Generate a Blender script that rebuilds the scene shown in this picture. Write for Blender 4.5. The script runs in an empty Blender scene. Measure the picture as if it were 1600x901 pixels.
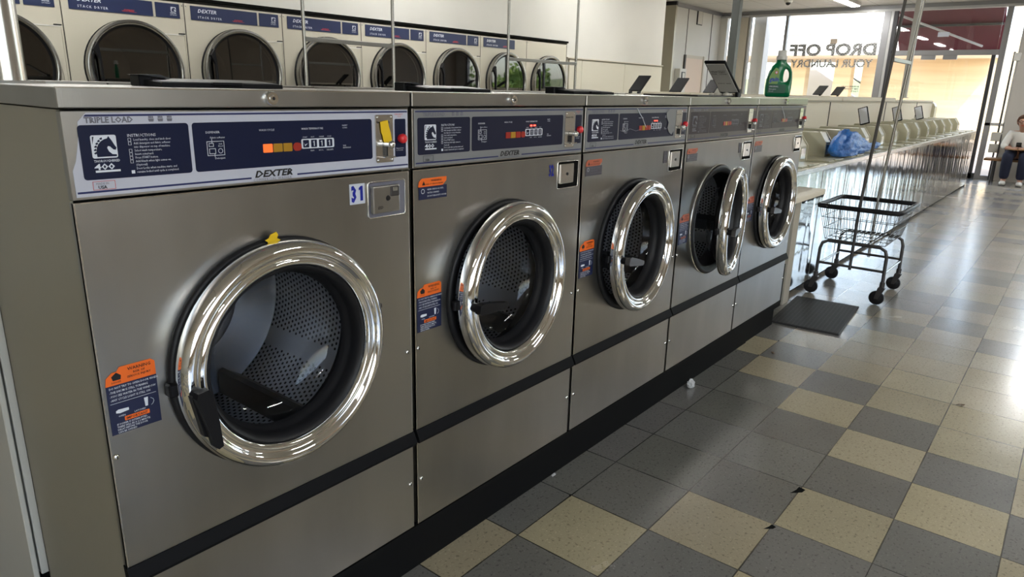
import bpy, bmesh, math, random
from mathutils import Vector, Matrix, Euler
random.seed(7)
PI = math.pi
SC = bpy.context.scene
COL = SC.collection
R = math.radians

# ------------------------------------------------------------------ camera, world, sun, exposure
cam_data = bpy.data.cameras.new('camera')
cam_data.sensor_width = 36.0
cam_data.lens = 24.4828
cam_data.clip_start = 0.02
cam_data.clip_end = 400
cam = bpy.data.objects.new('camera', cam_data)
COL.objects.link(cam)
cam.location = (-0.38223, -1.15074, 1.38036)
cam.rotation_mode = 'XYZ'
cam.rotation_euler = (1.29128646, -0.02422568, -0.88766278)
SC.camera = cam

vs = SC.view_settings
vs.view_transform = 'Standard'
vs.look = 'None'
vs.exposure = 1.45
vs.gamma = 1.0
vs.use_curve_mapping = False

SC.cycles.use_denoising = True
SC.cycles.max_bounces = 9
SC.cycles.diffuse_bounces = 5
SC.cycles.glossy_bounces = 5
SC.cycles.transparent_max_bounces = 16
SC.cycles.sample_clamp_indirect = 6.0
SC.cycles.caustics_reflective = False
SC.cycles.caustics_refractive = False

world = bpy.data.worlds.new('sky')
SC.world = world
world.use_nodes = True
wn = world.node_tree
bg = wn.nodes['Background']
sky = wn.nodes.new('ShaderNodeTexSky')
sky.sky_type = 'NISHITA'
sky.sun_disc = False
sky.sun_elevation = R(48)
sky.sun_rotation = R(250)
sky.air_density = 1.0
sky.dust_density = 1.6
sky.ozone_density = 1.0
hs = wn.nodes.new('ShaderNodeHueSaturation'); hs.inputs['Saturation'].default_value = 0.75
wn.links.new(sky.outputs[0], hs.inputs['Color'])
wn.links.new(hs.outputs[0], bg.inputs[0])
bg.inputs[1].default_value = 0.38

sun_data = bpy.data.lights.new('sun', 'SUN')
sun_data.energy = 1.15
sun_data.angle = R(0.6)
sun_data.color = (1.0, 0.95, 0.86)
sun = bpy.data.objects.new('sun', sun_data)
COL.objects.link(sun)
sun.location = (-10, -10, 20)
sun.rotation_euler = Vector((0.62, 0.42, -0.80)).to_track_quat('-Z', 'Y').to_euler()

# daylight coming in through the glazed walls (portals guide the sky light)
def portal(name, loc, rot, sx, sy):
    d = bpy.data.lights.new(name, 'AREA')
    d.shape = 'RECTANGLE'
    d.size = sx; d.size_y = sy
    d.cycles.is_portal = True
    o = bpy.data.objects.new(name, d)
    COL.objects.link(o)
    o.location = loc
    o.rotation_euler = rot
portal('window_portal_east', (15.1, -0.5, 1.6), (R(90), 0, R(90)), 12.0, 3.2)
portal('window_portal_south', (-1.9, -5.7, 1.7), (R(90), 0, 0), 6.6, 2.4)

# ------------------------------------------------------------------ material helpers
MATS = {}
def hexc(h):
    h = h.lstrip('#')
    v = [int(h[i:i+2], 16)/255 for i in (0, 2, 4)]
    return tuple((c/12.92 if c <= 0.04045 else ((c+0.055)/1.055)**2.4) for c in v)
def mat(name, col=(0.5,0.5,0.5), rough=0.5, metal=0.0, emit=None, estr=1.0, coat=0.0, spec=0.5):
    m = bpy.data.materials.new(name)
    m.use_nodes = True
    b = m.node_tree.nodes['Principled BSDF']
    b.inputs['Base Color'].default_value = (*col, 1)
    b.inputs['Roughness'].default_value = rough
    b.inputs['Metallic'].default_value = metal
    b.inputs['Specular IOR Level'].default_value = spec
    if coat:
        b.inputs['Coat Weight'].default_value = coat
        b.inputs['Coat Roughness'].default_value = 0.08
    if emit:
        b.inputs['Emission Color'].default_value = (*emit, 1)
        b.inputs['Emission Strength'].default_value = estr
    MATS[name] = m
    return m
def nodes_of(m):
    nt = m.node_tree
    return nt, nt.nodes, nt.links, nt.nodes['Principled BSDF']
def add_noise_color(m, c1, c2, scale=(5,5,5), detail=4, lo=0.35, hi=0.65, rough=None, bump=0.0, bscale=None, coord='Object'):
    nt, N, L, b = nodes_of(m)
    tc = N.new('ShaderNodeTexCoord'); mp = N.new('ShaderNodeMapping')
    mp.inputs['Scale'].default_value = scale
    L.new(tc.outputs[coord], mp.inputs[0])
    nz = N.new('ShaderNodeTexNoise'); nz.inputs['Scale'].default_value = 1.0; nz.inputs['Detail'].default_value = detail
    L.new(mp.outputs[0], nz.inputs['Vector'])
    cr = N.new('ShaderNodeValToRGB')
    cr.color_ramp.elements[0].position = lo; cr.color_ramp.elements[1].position = hi
    cr.color_ramp.elements[0].color = (*c1, 1); cr.color_ramp.elements[1].color = (*c2, 1)
    L.new(nz.outputs['Fac'], cr.inputs[0])
    L.new(cr.outputs[0], b.inputs['Base Color'])
    if rough:
        mr = N.new('ShaderNodeMapRange')
        mr.inputs['From Min'].default_value = 0.15; mr.inputs['From Max'].default_value = 0.85
        mr.inputs['To Min'].default_value = rough[0]; mr.inputs['To Max'].default_value = rough[1]
        L.new(nz.outputs['Fac'], mr.inputs[0]); L.new(mr.outputs[0], b.inputs['Roughness'])
    if bump:
        n2 = N.new('ShaderNodeTexNoise'); n2.inputs['Scale'].default_value = 1.0; n2.inputs['Detail'].default_value = 3
        mp2 = N.new('ShaderNodeMapping'); mp2.inputs['Scale'].default_value = bscale or scale
        L.new(tc.outputs[coord], mp2.inputs[0]); L.new(mp2.outputs[0], n2.inputs['Vector'])
        bp = N.new('ShaderNodeBump'); bp.inputs['Strength'].default_value = bump; bp.inputs['Distance'].default_value = 0.01
        L.new(n2.outputs['Fac'], bp.inputs['Height']); L.new(bp.outputs[0], b.inputs['Normal'])
    return m

# brushed stainless steel of the front loaders
st = mat('brushed_steel', (0.5,0.48,0.44), 0.3, 1.0)
add_noise_color(st, (0.33,0.325,0.31), (0.45,0.442,0.425), (2.6,2.6,0.9), 5, rough=(0.24,0.36))
nt, N, L, b = nodes_of(st)
tc = N.new('ShaderNodeTexCoord'); mp = N.new('ShaderNodeMapping'); mp.inputs['Scale'].default_value = (900, 900, 14)
nz = N.new('ShaderNodeTexNoise'); nz.inputs['Scale'].default_value = 1.0; nz.inputs['Detail'].default_value = 2
L.new(tc.outputs['Object'], mp.inputs[0]); L.new(mp.outputs[0], nz.inputs['Vector'])
mp3 = N.new('ShaderNodeMapping'); mp3.inputs['Scale'].default_value = (3.2, 3.2, 2.2)
nz3 = N.new('ShaderNodeTexNoise'); nz3.inputs['Scale'].default_value = 1.0; nz3.inputs['Detail'].default_value = 1
L.new(tc.outputs['Object'], mp3.inputs[0]); L.new(mp3.outputs[0], nz3.inputs['Vector'])
b1 = N.new('ShaderNodeBump'); b1.inputs['Strength'].default_value = 0.035; b1.inputs['Distance'].default_value = 0.003
b2 = N.new('ShaderNodeBump'); b2.inputs['Strength'].default_value = 0.10; b2.inputs['Distance'].default_value = 0.012
L.new(nz.outputs['Fac'], b1.inputs['Height']); L.new(nz3.outputs['Fac'], b2.inputs['Height'])
L.new(b2.outputs[0], b1.inputs['Normal']); L.new(b1.outputs[0], b.inputs['Normal'])
b.inputs['Anisotropic'].default_value = 0.5

# thin shiny steel sheet of the long top loader row, visibly rippled
rs = mat('rippled_steel', (0.62,0.61,0.58), 0.2, 1.0)
add_noise_color(rs, (0.66,0.65,0.62), (0.78,0.77,0.74), (2,2,2), 3, rough=(0.07,0.14), bump=0.08, bscale=(3.6,3.6,1.5))
mat('steel_trim', (0.72,0.71,0.69), 0.2, 1.0)
mat('wire_metal', (0.15,0.15,0.15), 0.35, 0.7)
mat('chrome', (0.86,0.86,0.85), 0.045, 1.0)
mat('dull_metal', (0.42,0.42,0.41), 0.35, 1.0)
mat('pole_steel', (0.36,0.355,0.34), 0.25, 1.0)
mat('dark_metal', (0.07,0.066,0.066), 0.35, 0.3)
mat('black_rubber', (0.010,0.010,0.012), 0.45, spec=0.3)
mat('black_plastic', (0.008,0.008,0.010), 0.42, spec=0.2)
mat('black_trim', (0.006,0.006,0.007), 0.6, spec=0.1)
mat('black_paint', (0.010,0.010,0.010), 0.6)
mat('dark_gap', (0.004,0.004,0.004), 0.9, spec=0.1)
mat('cabinet_side', (0.40,0.375,0.30), 0.38, 0.35)
mat('decal_white', (0.52,0.54,0.64), 0.3)
mat('decal_grey', (0.22,0.225,0.235), 0.35, spec=0.3)
mat('decal_navy', (0.008,0.012,0.042), 0.3, spec=0.3)
mat('decal_reflect_brown', (0.13,0.115,0.11), 0.35, spec=0.2)  # brown reflection on the last two panels, painted into the decal
mat('decal_navy_worn', (0.018,0.020,0.042), 0.3, spec=0.2)
mat('decal_navy_reflect', (0.045,0.034,0.040), 0.35, spec=0.15)  # same brown reflection painted into the navy fields
mat('ink_white', (0.72,0.76,0.85), 0.4)
mat('ink_grey', (0.16,0.16,0.20), 0.4)
mat('ink_navy', (0.012,0.018,0.10), 0.4)
mat('ink_black', (0.01,0.01,0.012), 0.4)
mat('ink_red', (0.6,0.05,0.05), 0.4)
mat('ink_blue', (0.01,0.02,0.32), 0.4)
mat('sticker_white', (0.60,0.64,0.74), 0.4)
mat('sticker_orange', (0.90,0.16,0.02), 0.4)
mat('sticker_orange_faded', (0.50,0.13,0.07), 0.4)
mat('sticker_navy', (0.012,0.018,0.06), 0.35)
mat('sticker_grey', (0.07,0.065,0.08), 0.35)
mat('yellow_tape', (0.85,0.55,0.01), 0.5)
mat('button_red', (0.72,0.02,0.03), 0.3, coat=0.4)
mat('lamp_orange', (0.9,0.16,0.03), 0.3, emit=(1.0,0.15,0.03), estr=0.25)
mat('lamp_amber', (0.42,0.22,0.02), 0.3)
mat('lamp_red', (0.35,0.03,0.02), 0.3)
mat('lamp_red_lit', (0.9,0.05,0.03), 0.3, emit=(1.0,0.05,0.03), estr=2.5)
mat('lid_grey', (0.028,0.03,0.036), 0.4)
mat('lid_label', (0.72,0.72,0.70), 0.4)

# drum steel: rows of dark punched holes around the drum wall
dm = mat('drum_perforated', (0.55,0.56,0.58), 0.38, 1.0)
nt, N, L, b = nodes_of(dm)
tc = N.new('ShaderNodeTexCoord'); sx = N.new('ShaderNodeSeparateXYZ')
L.new(tc.outputs['Object'], sx.inputs[0])
def mth(op, a=None, bb=None, c=None):
    n = N.new('ShaderNodeMath'); n.operation = op
    for i, v in enumerate((a, bb, c)):
        if v is None: continue
        if isinstance(v, (int, float)): n.inputs[i].default_value = v
        else: L.new(v, n.inputs[i])
    return n.outputs[0]
ang = mth('ARCTAN2', sx.outputs['Z'], sx.outputs['X'])
u = mth('MULTIPLY', ang, 120/(2*PI)*1.0)
v = mth('MULTIPLY', sx.outputs['Y'], 76.0)
row = mth('FLOOR', v)
off = mth('MULTIPLY', mth('MODULO', row, 2.0), 0.5)
fu = mth('SUBTRACT', mth('FRACT', mth('ADD', u, off)), 0.5)
fv = mth('SUBTRACT', mth('FRACT', v), 0.5)
dist = mth('SQRT', mth('ADD', mth('MULTIPLY', fu, fu), mth('MULTIPLY', fv, fv)))
hole = mth('LESS_THAN', dist, 0.27)
# plain strips along the lifters and a plain band at the front
band = mth('GREATER_THAN', mth('ABSOLUTE', mth('SUBTRACT', mth('FRACT', mth('MULTIPLY', ang, 6/(2*PI))), 0.5)), 0.09)
inner = mth('GREATER_THAN', sx.outputs['Y'], 0.10)
hole = mth('MULTIPLY', mth('MULTIPLY', hole, band), inner)
mx = N.new('ShaderNodeMix'); mx.data_type = 'RGBA'
mx.inputs['A'].default_value = (0.92,0.93,0.95,1); mx.inputs['B'].default_value = (0.006,0.006,0.01,1)
L.new(hole, mx.inputs['Factor']); L.new(mx.outputs['Result'], b.inputs['Base Color'])
L.new(mth('SUBTRACT', 1.0, hole), b.inputs['Metallic'])
mat('drum_plain', (0.11,0.115,0.13), 0.4, 1.0)
mat('tub_dark', (0.02,0.02,0.024), 0.5)

def glass_mat(name, tint=(1,1,1), refl=1.0, ior=1.5, dark=None):
    m = bpy.data.materials.new(name); m.use_nodes = True
    nt = m.node_tree; nt.nodes.clear()
    out = nt.nodes.new('ShaderNodeOutputMaterial'); mix = nt.nodes.new('ShaderNodeMixShader')
    tr = nt.nodes.new('ShaderNodeBsdfTransparent'); tr.inputs[0].default_value = (*tint, 1)
    gl = nt.nodes.new('ShaderNodeBsdfGlossy'); gl.inputs['Roughness'].default_value = 0.02
    gl.inputs['Color'].default_value = (refl, refl, refl, 1)
    f0 = ((ior-1)/(ior+1))**2*1.6
    ge = nt.nodes.new('ShaderNodeNewGeometry'); dt = nt.nodes.new('ShaderNodeVectorMath'); dt.operation = 'DOT_PRODUCT'
    nt.links.new(ge.outputs['Incoming'], dt.inputs[0]); nt.links.new(ge.outputs['Normal'], dt.inputs[1])
    def mm_(op, a, bb):
        n = nt.nodes.new('ShaderNodeMath'); n.operation = op
        for i, v in enumerate((a, bb)):
            if isinstance(v, (int, float)): n.inputs[i].default_value = v
            else: nt.links.new(v, n.inputs[i])
        return n.outputs[0]
    ab = nt.nodes.new('ShaderNodeMath'); ab.operation = 'ABSOLUTE'; nt.links.new(dt.outputs['Value'], ab.inputs[0])
    fac = mm_('ADD', mm_('MULTIPLY', mm_('POWER', mm_('SUBTRACT', 1.0, ab.outputs[0]), 5.0), 1-f0), f0)
    nt.links.new(fac, mix.inputs[0]); nt.links.new(tr.outputs[0], mix.inputs[1]); nt.links.new(gl.outputs[0], mix.inputs[2])
    nt.links.new(mix.outputs[0], out.inputs[0])
    MATS[name] = m
    return m
glass_mat('window_glass', (0.97,0.98,0.98))
glass_mat('door_glass', (0.95,0.96,0.98), 0.6, 1.4)
glass_mat('dryer_glass', (0.12,0.12,0.12), 1.0, 1.75)

# dryers, cream paint
mat('cream_paint', (0.56,0.53,0.44), 0.35)
mat('cream_dark', (0.42,0.40,0.33), 0.4)
mat('dryer_navy', (0.018,0.028,0.085), 0.35)
mat('sage_enamel', (0.58,0.56,0.43), 0.3)
mat('sage_dark', (0.38,0.375,0.28), 0.35)
mat('divider_cream', (0.86,0.79,0.65), 0.5)
mat('wall_white', (0.62,0.61,0.575), 0.55)
mat('wall_offwhite', (0.60,0.59,0.55), 0.5)
mat('wall_beige', (0.52,0.48,0.40), 0.6)
mat('wall_tan', (0.35,0.29,0.225), 0.55)
mat('stucco_tan', (0.55,0.36,0.20), 0.8)
mat('wall_grey', (0.50,0.48,0.45), 0.6)
mat('seam_dark', (0.06,0.055,0.05), 0.7)
mat('door_peach', (0.66,0.53,0.43), 0.5)
mat('alu_frame', (0.30,0.30,0.31), 0.4, 0.6)
mat('alu_light', (0.52,0.52,0.52), 0.4, 0.5)
mat('alu_dark', (0.05,0.05,0.055), 0.4, 0.3)
mat('post_grey', (0.09,0.10,0.095), 0.4, 0.1)
mat('post_light', (0.42,0.42,0.40), 0.4, 0.1)
mat('vinyl_letter', (0.07,0.07,0.07), 0.6)
mat('vinyl_brick', (0.07,0.07,0.07), 0.6)
nt, N, L, b = nodes_of(MATS['vinyl_brick'])
tc = N.new('ShaderNodeTexCoord'); sx = N.new('ShaderNodeSeparateXYZ'); cb = N.new('ShaderNodeCombineXYZ'); br = N.new('ShaderNodeTexBrick')
L.new(tc.outputs['Object'], sx.inputs[0]); L.new(sx.outputs['Y'], cb.inputs['X']); L.new(sx.outputs['Z'], cb.inputs['Y']); L.new(cb.outputs[0], br.inputs['Vector'])
br.inputs['Scale'].default_value = 1.0; br.inputs['Brick Width'].default_value = 0.055; br.inputs['Row Height'].default_value = 0.030; br.inputs['Mortar Size'].default_value = 0.0035
br.inputs['Color1'].default_value = (0.06,0.06,0.06,1); br.inputs['Color2'].default_value = (0.11,0.10,0.10,1); br.inputs['Mortar'].default_value = (0.75,0.75,0.75,1)
L.new(br.outputs['Color'], b.inputs['Base Color'])
mat('plinth_black', (0.004,0.004,0.004), 0.7, spec=0.15)
mat('fluorescent', (0.9,0.9,0.9), 0.4, emit=(1.0,0.985,0.95), estr=26.0)
mat('white_plastic', (0.75,0.75,0.73), 0.35)
mat('green_plastic', (0.0,0.19,0.075), 0.28, coat=0.3)
mat('green_label', (0.01,0.10,0.06), 0.35)
mat('lime_label', (0.22,0.42,0.12), 0.35)
mat('label_blue', (0.04,0.10,0.45), 0.35)
mat('blue_bag', (0.012,0.085,0.34), 0.42)
add_noise_color(MATS['blue_bag'], (0.012,0.13,0.50), (0.03,0.20,0.66), (22,22,22), 3, bump=0.9, bscale=(26,40,40))
mat('ceiling_tile', (0.60,0.60,0.58), 0.7)
mat('concrete', (0.56,0.43,0.31), 0.8)
mat('stucco_cream', (0.72,0.60,0.42), 0.8)
mat('stucco_white', (0.72,0.69,0.63), 0.8)
add_noise_color(MATS['stucco_cream'], (0.58,0.46,0.29), (0.68,0.56,0.37), (0.3,0.3,5), 4)
mat('awning_maroon', (0.16,0.018,0.035), 0.7)
mat('tree_green', (0.10,0.19,0.035), 0.6)
add_noise_color(MATS['tree_green'], (0.09,0.19,0.03), (0.34,0.46,0.10), (1.5,1.5,1.5), 3)
mat('palm_green', (0.10,0.20,0.07), 0.5)
mat('trunk_brown', (0.16,0.11,0.07), 0.8)
mat('wood_brown', (0.22,0.11,0.045), 0.45)
mat('bench_pale', (0.55,0.53,0.48), 0.5)
mat('skin', (0.48,0.27,0.19), 0.5)
mat('hair_brown', (0.16,0.075,0.045), 0.6)
mat('shirt_white', (0.72,0.72,0.70), 0.8)
mat('trouser_navy', (0.010,0.014,0.038), 0.85)
mat('shoe_white', (0.7,0.7,0.68), 0.5)
mat('sole_dark', (0.06,0.06,0.06), 0.6)
mat('kraft_paper', (0.50,0.32,0.13), 0.6)
mat('phone_black', (0.01,0.01,0.012), 0.2)
mat('lint', (0.55,0.53,0.47), 0.9)
mat('leaf_brown', (0.12,0.07,0.035), 0.8)
mat('crumple_white', (0.65,0.65,0.64), 0.5)
add_noise_color(MATS['wall_white'], (0.59,0.585,0.55), (0.65,0.64,0.60), (0.8,0.8,0.8), 3)

# rubber mat with a punched grid
mm = mat('mat_rubber', (0.018,0.018,0.018), 0.6)
nt, N, L, b = nodes_of(mm)
tc = N.new('ShaderNodeTexCoord'); sx = N.new('ShaderNodeSeparateXYZ'); L.new(tc.outputs['Object'], sx.inputs[0])
fa = mth('ABSOLUTE', mth('SUBTRACT', mth('FRACT', mth('MULTIPLY', sx.outputs['X'], 42.0)), 0.5))
fb = mth('ABSOLUTE', mth('SUBTRACT', mth('FRACT', mth('MULTIPLY', sx.outputs['Y'], 42.0)), 0.5))
hh = mth('LESS_THAN', mth('MAXIMUM', fa, fb), 0.3)
bp = N.new('ShaderNodeBump'); bp.inputs['Strength'].default_value = 1.0; bp.inputs['Distance'].default_value = 0.006; bp.invert = True
L.new(hh, bp.inputs['Height']); L.new(bp.outputs[0], b.inputs['Normal'])
mx = N.new('ShaderNodeMix'); mx.data_type = 'RGBA'
mx.inputs['A'].default_value = (0.035,0.034,0.034,1); mx.inputs['B'].default_value = (0.008,0.008,0.008,1)
L.new(hh, mx.inputs['Factor']); L.new(mx.outputs['Result'], b.inputs['Base Color'])

# vinyl composition floor tiles: colour comes from the tile, speckles and scuffs on top
T = 0.3048
GX, GY = 1.15217, 0.03173
fm = mat('floor_tile', (0.4,0.4,0.3), 0.3, spec=0.8)
fm.node_tree.nodes['Principled BSDF'].inputs['Coat Weight'].default_value = 0.5
fm.node_tree.nodes['Principled BSDF'].inputs['Coat Roughness'].default_value = 0.18
nt, N, L, b = nodes_of(fm)
at = N.new('ShaderNodeAttribute'); at.attribute_name = 'tile'
tc = N.new('ShaderNodeTexCoord')
n1 = N.new('ShaderNodeTexNoise'); n1.inputs['Scale'].default_value = 90; n1.inputs['Detail'].default_value = 4
L.new(tc.outputs['Object'], n1.inputs['Vector'])
r1 = N.new('ShaderNodeMapRange'); r1.inputs['From Min'].default_value = 0.33; r1.inputs['From Max'].default_value = 0.42
r1.inputs['To Min'].default_value = 0.62; r1.inputs['To Max'].default_value = 1.0
L.new(n1.outputs['Fac'], r1.inputs[0])
n2 = N.new('ShaderNodeTexNoise'); n2.inputs['Scale'].default_value = 2.3; n2.inputs['Detail'].default_value = 6
L.new(tc.outputs['Object'], n2.inputs['Vector'])
r2 = N.new('ShaderNodeMapRange'); r2.inputs['From Min'].default_value = 0.15; r2.inputs['From Max'].default_value = 0.85
r2.inputs['To Min'].default_value = 0.84; r2.inputs['To Max'].default_value = 1.12
L.new(n2.outputs['Fac'], r2.inputs[0])
n4 = N.new('ShaderNodeTexNoise'); n4.inputs['Scale'].default_value = 140; n4.inputs['Detail'].default_value = 2
L.new(tc.outputs['Object'], n4.inputs['Vector'])
r4 = N.new('ShaderNodeMapRange'); r4.inputs['From Min'].default_value = 0.62; r4.inputs['From Max'].default_value = 0.68
r4.inputs['To Min'].default_value = 1.0; r4.inputs['To Max'].default_value = 1.3
L.new(n4.outputs['Fac'], r4.inputs[0])
sc = mth('MULTIPLY', mth('MULTIPLY', r1.outputs[0], r2.outputs[0]), r4.outputs[0])
sx = N.new('ShaderNodeSeparateXYZ'); L.new(tc.outputs['Object'], sx.inputs[0])
def linedist(o, g):
    f = mth('FRACT', mth('ADD', mth('DIVIDE', mth('SUBTRACT', o, g), T), 100.0))
    return mth('MINIMUM', f, mth('SUBTRACT', 1.0, f))
ld = mth('MINIMUM', linedist(sx.outputs['X'], GX), linedist(sx.outputs['Y'], GY))
n5 = N.new('ShaderNodeTexNoise'); n5.inputs['Scale'].default_value = 6; L.new(tc.outputs['Object'], n5.inputs['Vector'])
wd = mth('MULTIPLY', n5.outputs['Fac'], 0.013)
grout = mth('GREATER_THAN', ld, wd)
sc2 = mth('MULTIPLY', sc, mth('ADD', mth('MULTIPLY', grout, 0.78), 0.22))
vm = N.new('ShaderNodeVectorMath'); vm.operation = 'SCALE'
L.new(at.outputs['Color'], vm.inputs[0]); L.new(sc2, vm.inputs['Scale'])
L.new(vm.outputs[0], b.inputs['Base Color'])
r3 = N.new('ShaderNodeMapRange'); r3.inputs['From Min'].default_value = 0.1; r3.inputs['From Max'].default_value = 0.9
r3.inputs['To Min'].default_value = 0.20; r3.inputs['To Max'].default_value = 0.30
L.new(n2.outputs['Fac'], r3.inputs[0]); L.new(r3.outputs[0], b.inputs['Roughness'])
n6 = N.new('ShaderNodeTexNoise'); n6.inputs['Scale'].default_value = 1.0; n6.inputs['Detail'].default_value = 2
mp = N.new('ShaderNodeMapping'); mp.inputs['Scale'].default_value = (5.5, 2.2, 1); L.new(tc.outputs['Object'], mp.inputs[0]); L.new(mp.outputs[0], n6.inputs['Vector'])
bp = N.new('ShaderNodeBump'); bp.inputs['Strength'].default_value = 0.14; bp.inputs['Distance'].default_value = 0.012
L.new(n6.outputs['Fac'], bp.inputs['Height']); L.new(bp.outputs[0], b.inputs['Normal'])

# suspended ceiling grid
nt, N, L, b = nodes_of(MATS['ceiling_tile'])
tc = N.new('ShaderNodeTexCoord'); sx = N.new('ShaderNodeSeparateXYZ'); L.new(tc.outputs['Object'], sx.inputs[0])
def gl(o, s):
    f = mth('FRACT', mth('DIVIDE', o, s)); return mth('MINIMUM', f, mth('SUBTRACT', 1.0, f))
g = mth('GREATER_THAN', mth('MINIMUM', gl(sx.outputs['X'], 1.2), gl(sx.outputs['Y'], 0.6)), 0.012)
mx = N.new('ShaderNodeMix'); mx.data_type = 'RGBA'
mx.inputs['A'].default_value = (0.40,0.40,0.39,1); mx.inputs['B'].default_value = (0.62,0.62,0.60,1)
L.new(g, mx.inputs['Factor']); L.new(mx.outputs['Result'], b.inputs['Base Color'])

# ------------------------------------------------------------------ geometry helpers
class MB:
    """collects shapes, then links them as ONE mesh object"""
    def __init__(s):
        s.v = []; s.f = []; s.m = []; s.s = []; s.mats = []
    def mi(s, m):
        if m not in s.mats: s.mats.append(m)
        return s.mats.index(m)
    def add(s, vs_, fs_, m, smooth=False):
        o = len(s.v); k = s.mi(m)
        s.v += [tuple(x) for x in vs_]
        for f in fs_:
            s.f.append([i+o for i in f]); s.m.append(k); s.s.append(smooth)
    def box(s, x0, x1, y0, y1, z0, z1, m, bev=0.0, seg=1, M=None):
        bm = bmesh.new()
        bmesh.ops.create_cube(bm, size=1)
        for v in bm.verts:
            v.co = Vector(((x0+x1)/2 + v.co.x*(x1-x0), (y0+y1)/2 + v.co.y*(y1-y0), (z0+z1)/2 + v.co.z*(z1-z0)))
        if bev > 0:
            bmesh.ops.bevel(bm, geom=bm.edges[:], offset=bev, segments=seg, affect='EDGES', profile=0.6)
        if M is not None: bmesh.ops.transform(bm, matrix=M, verts=bm.verts[:])
        s.from_bm(bm, m, False)
    def from_bm(s, bm, m, smooth=False):
        bm.verts.ensure_lookup_table()
        bm.verts.index_update()
        s.add([v.co for v in bm.verts], [[v.index for v in f.verts] for f in bm.faces], m, smooth)
        bm.free()
    def tube(s, pts, r, m, n=8, caps=True, closed=False):
        pts = [Vector(p) for p in pts]
        rs_ = r if isinstance(r, (list, tuple)) else [r]*len(pts)
        vs_ = []; fs_ = []
        K = len(pts)
        up = None
        for i, p in enumerate(pts):
            if closed: d = pts[(i+1) % K] - pts[i-1]
            else: d = pts[min(i+1, K-1)] - pts[max(i-1, 0)]
            d.normalize()
            if up is None:
                up = Vector((0,0,1)) if abs(d.z) < 0.9 else Vector((1,0,0))
            a = d.cross(up).normalized(); bb = a.cross(d).normalized(); up = bb
            for j in range(n):
                t = 2*PI*j/n
                vs_.append(p + (a*math.cos(t) + bb*math.sin(t))*rs_[i])
        for i in range(K if closed else K-1):
            i2 = (i+1) % K
            for j in range(n):
                j2 = (j+1) % n
                fs_.append((i*n+j, i*n+j2, i2*n+j2, i2*n+j))
        s.add(vs_, fs_, m, True)
        if caps and not closed:
            o = len(s.v)
            s.add(vs_[:n] , [tuple(reversed(range(n)))], m)
            s.add(vs_[-n:], [tuple(range(n))], m)
    def lathe(s, prof, m, c=(0,0,0), axis='y', n=48, cut=35, arc=None):
        """prof: list of (r, h); sharp corners get split normals"""
        def pt(r, h, t):
            if axis == 'y': return (c[0]+r*math.cos(t), c[1]+h, c[2]+r*math.sin(t))
            if axis == 'z': return (c[0]+r*math.cos(t), c[1]+r*math.sin(t), c[2]+h)
            return (c[0]+h, c[1]+r*math.cos(t), c[2]+r*math.sin(t))
        runs = [[prof[0]]]
        for i in range(1, len(prof)):
            runs[-1].append(prof[i])
            if i < len(prof)-1:
                a = Vector((prof[i][0]-prof[i-1][0], prof[i][1]-prof[i-1][1])); bb = Vector((prof[i+1][0]-prof[i][0], prof[i+1][1]-prof[i][1]))
                if a.length > 1e-9 and bb.length > 1e-9 and math.degrees(a.angle(bb)) > cut: runs.append([prof[i]])
        for run in runs:
            vs_ = []; fs_ = []
            for (r, h) in run:
                for j in range(n):
                    vs_.append(pt(r, h, 2*PI*j/n))
            for i in range(len(run)-1):
                for j in range(n):
                    j2 = (j+1) % n
                    fs_.append((i*n+j, (i+1)*n+j, (i+1)*n+j2, i*n+j2))
            s.add(vs_, fs_, m, True)
    def prism(s, poly, axis, h0, h1, m, caps=True):
        """poly: 2D outline; axis = direction of extrusion"""
        def pt(a, bb, h):
            return {'x': (h, a, bb), 'y': (a, h, bb), 'z': (a, bb, h)}[axis]
        n = len(poly)
        vs_ = [pt(a, bb, h0) for a, bb in poly] + [pt(a, bb, h1) for a, bb in poly]
        fs_ = [(i, (i+1) % n, n+(i+1) % n, n+i) for i in range(n)]
        if caps: fs_ += [tuple(reversed(range(n))), tuple(range(n, 2*n))]
        s.add(vs_, fs_, m)
    def sphere(s, c, r, m, sc=(1,1,1), sub=2, M=None):
        bm = bmesh.new()
        bmesh.ops.create_icosphere(bm, subdivisions=sub, radius=r)
        for v in bm.verts: v.co = Vector((v.co.x*sc[0], v.co.y*sc[1], v.co.z*sc[2]))
        if M is not None: bmesh.ops.transform(bm, matrix=M, verts=bm.verts[:])
        for v in bm.verts: v.co += Vector(c)
        s.from_bm(bm, m, True)
    def text(s, txt, x, z, size, m, y=0.0, align='LEFT', shear=0.0, bold=0.0, sp=1.0, sx=1.0, M=None, res=1, ext=0.0):
        """lettering on a plane facing -y, its baseline starting at (x, z)"""
        key = (txt, align, shear, bold, sp, res)
        if key not in TXT:
            cu = bpy.data.curves.new('t', 'FONT')
            cu.body = txt; cu.size = 1.0; cu.align_x = align; cu.shear = shear; cu.offset = bold; cu.space_character = sp
            cu.resolution_u = res
            ob = bpy.data.objects.new('t', cu); COL.objects.link(ob)
            dg = bpy.context.evaluated_depsgraph_get()
            me = bpy.data.meshes.new_from_object(ob.evaluated_get(dg))
            TXT[key] = ([tuple(v.co) for v in me.vertices], [tuple(p.vertices) for p in me.polygons])
            bpy.data.objects.remove(ob); bpy.data.curves.remove(cu); bpy.data.meshes.remove(me)
        vv, ff = TXT[key]
        if M is None:
            s.add([(x + a*size*sx, y, z + bb*size) for a, bb, _ in vv], ff, m)
        else:
            s.add([M @ Vector((a*size*sx, bb*size, 0)) for a, bb, _ in vv], ff, m)
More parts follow.
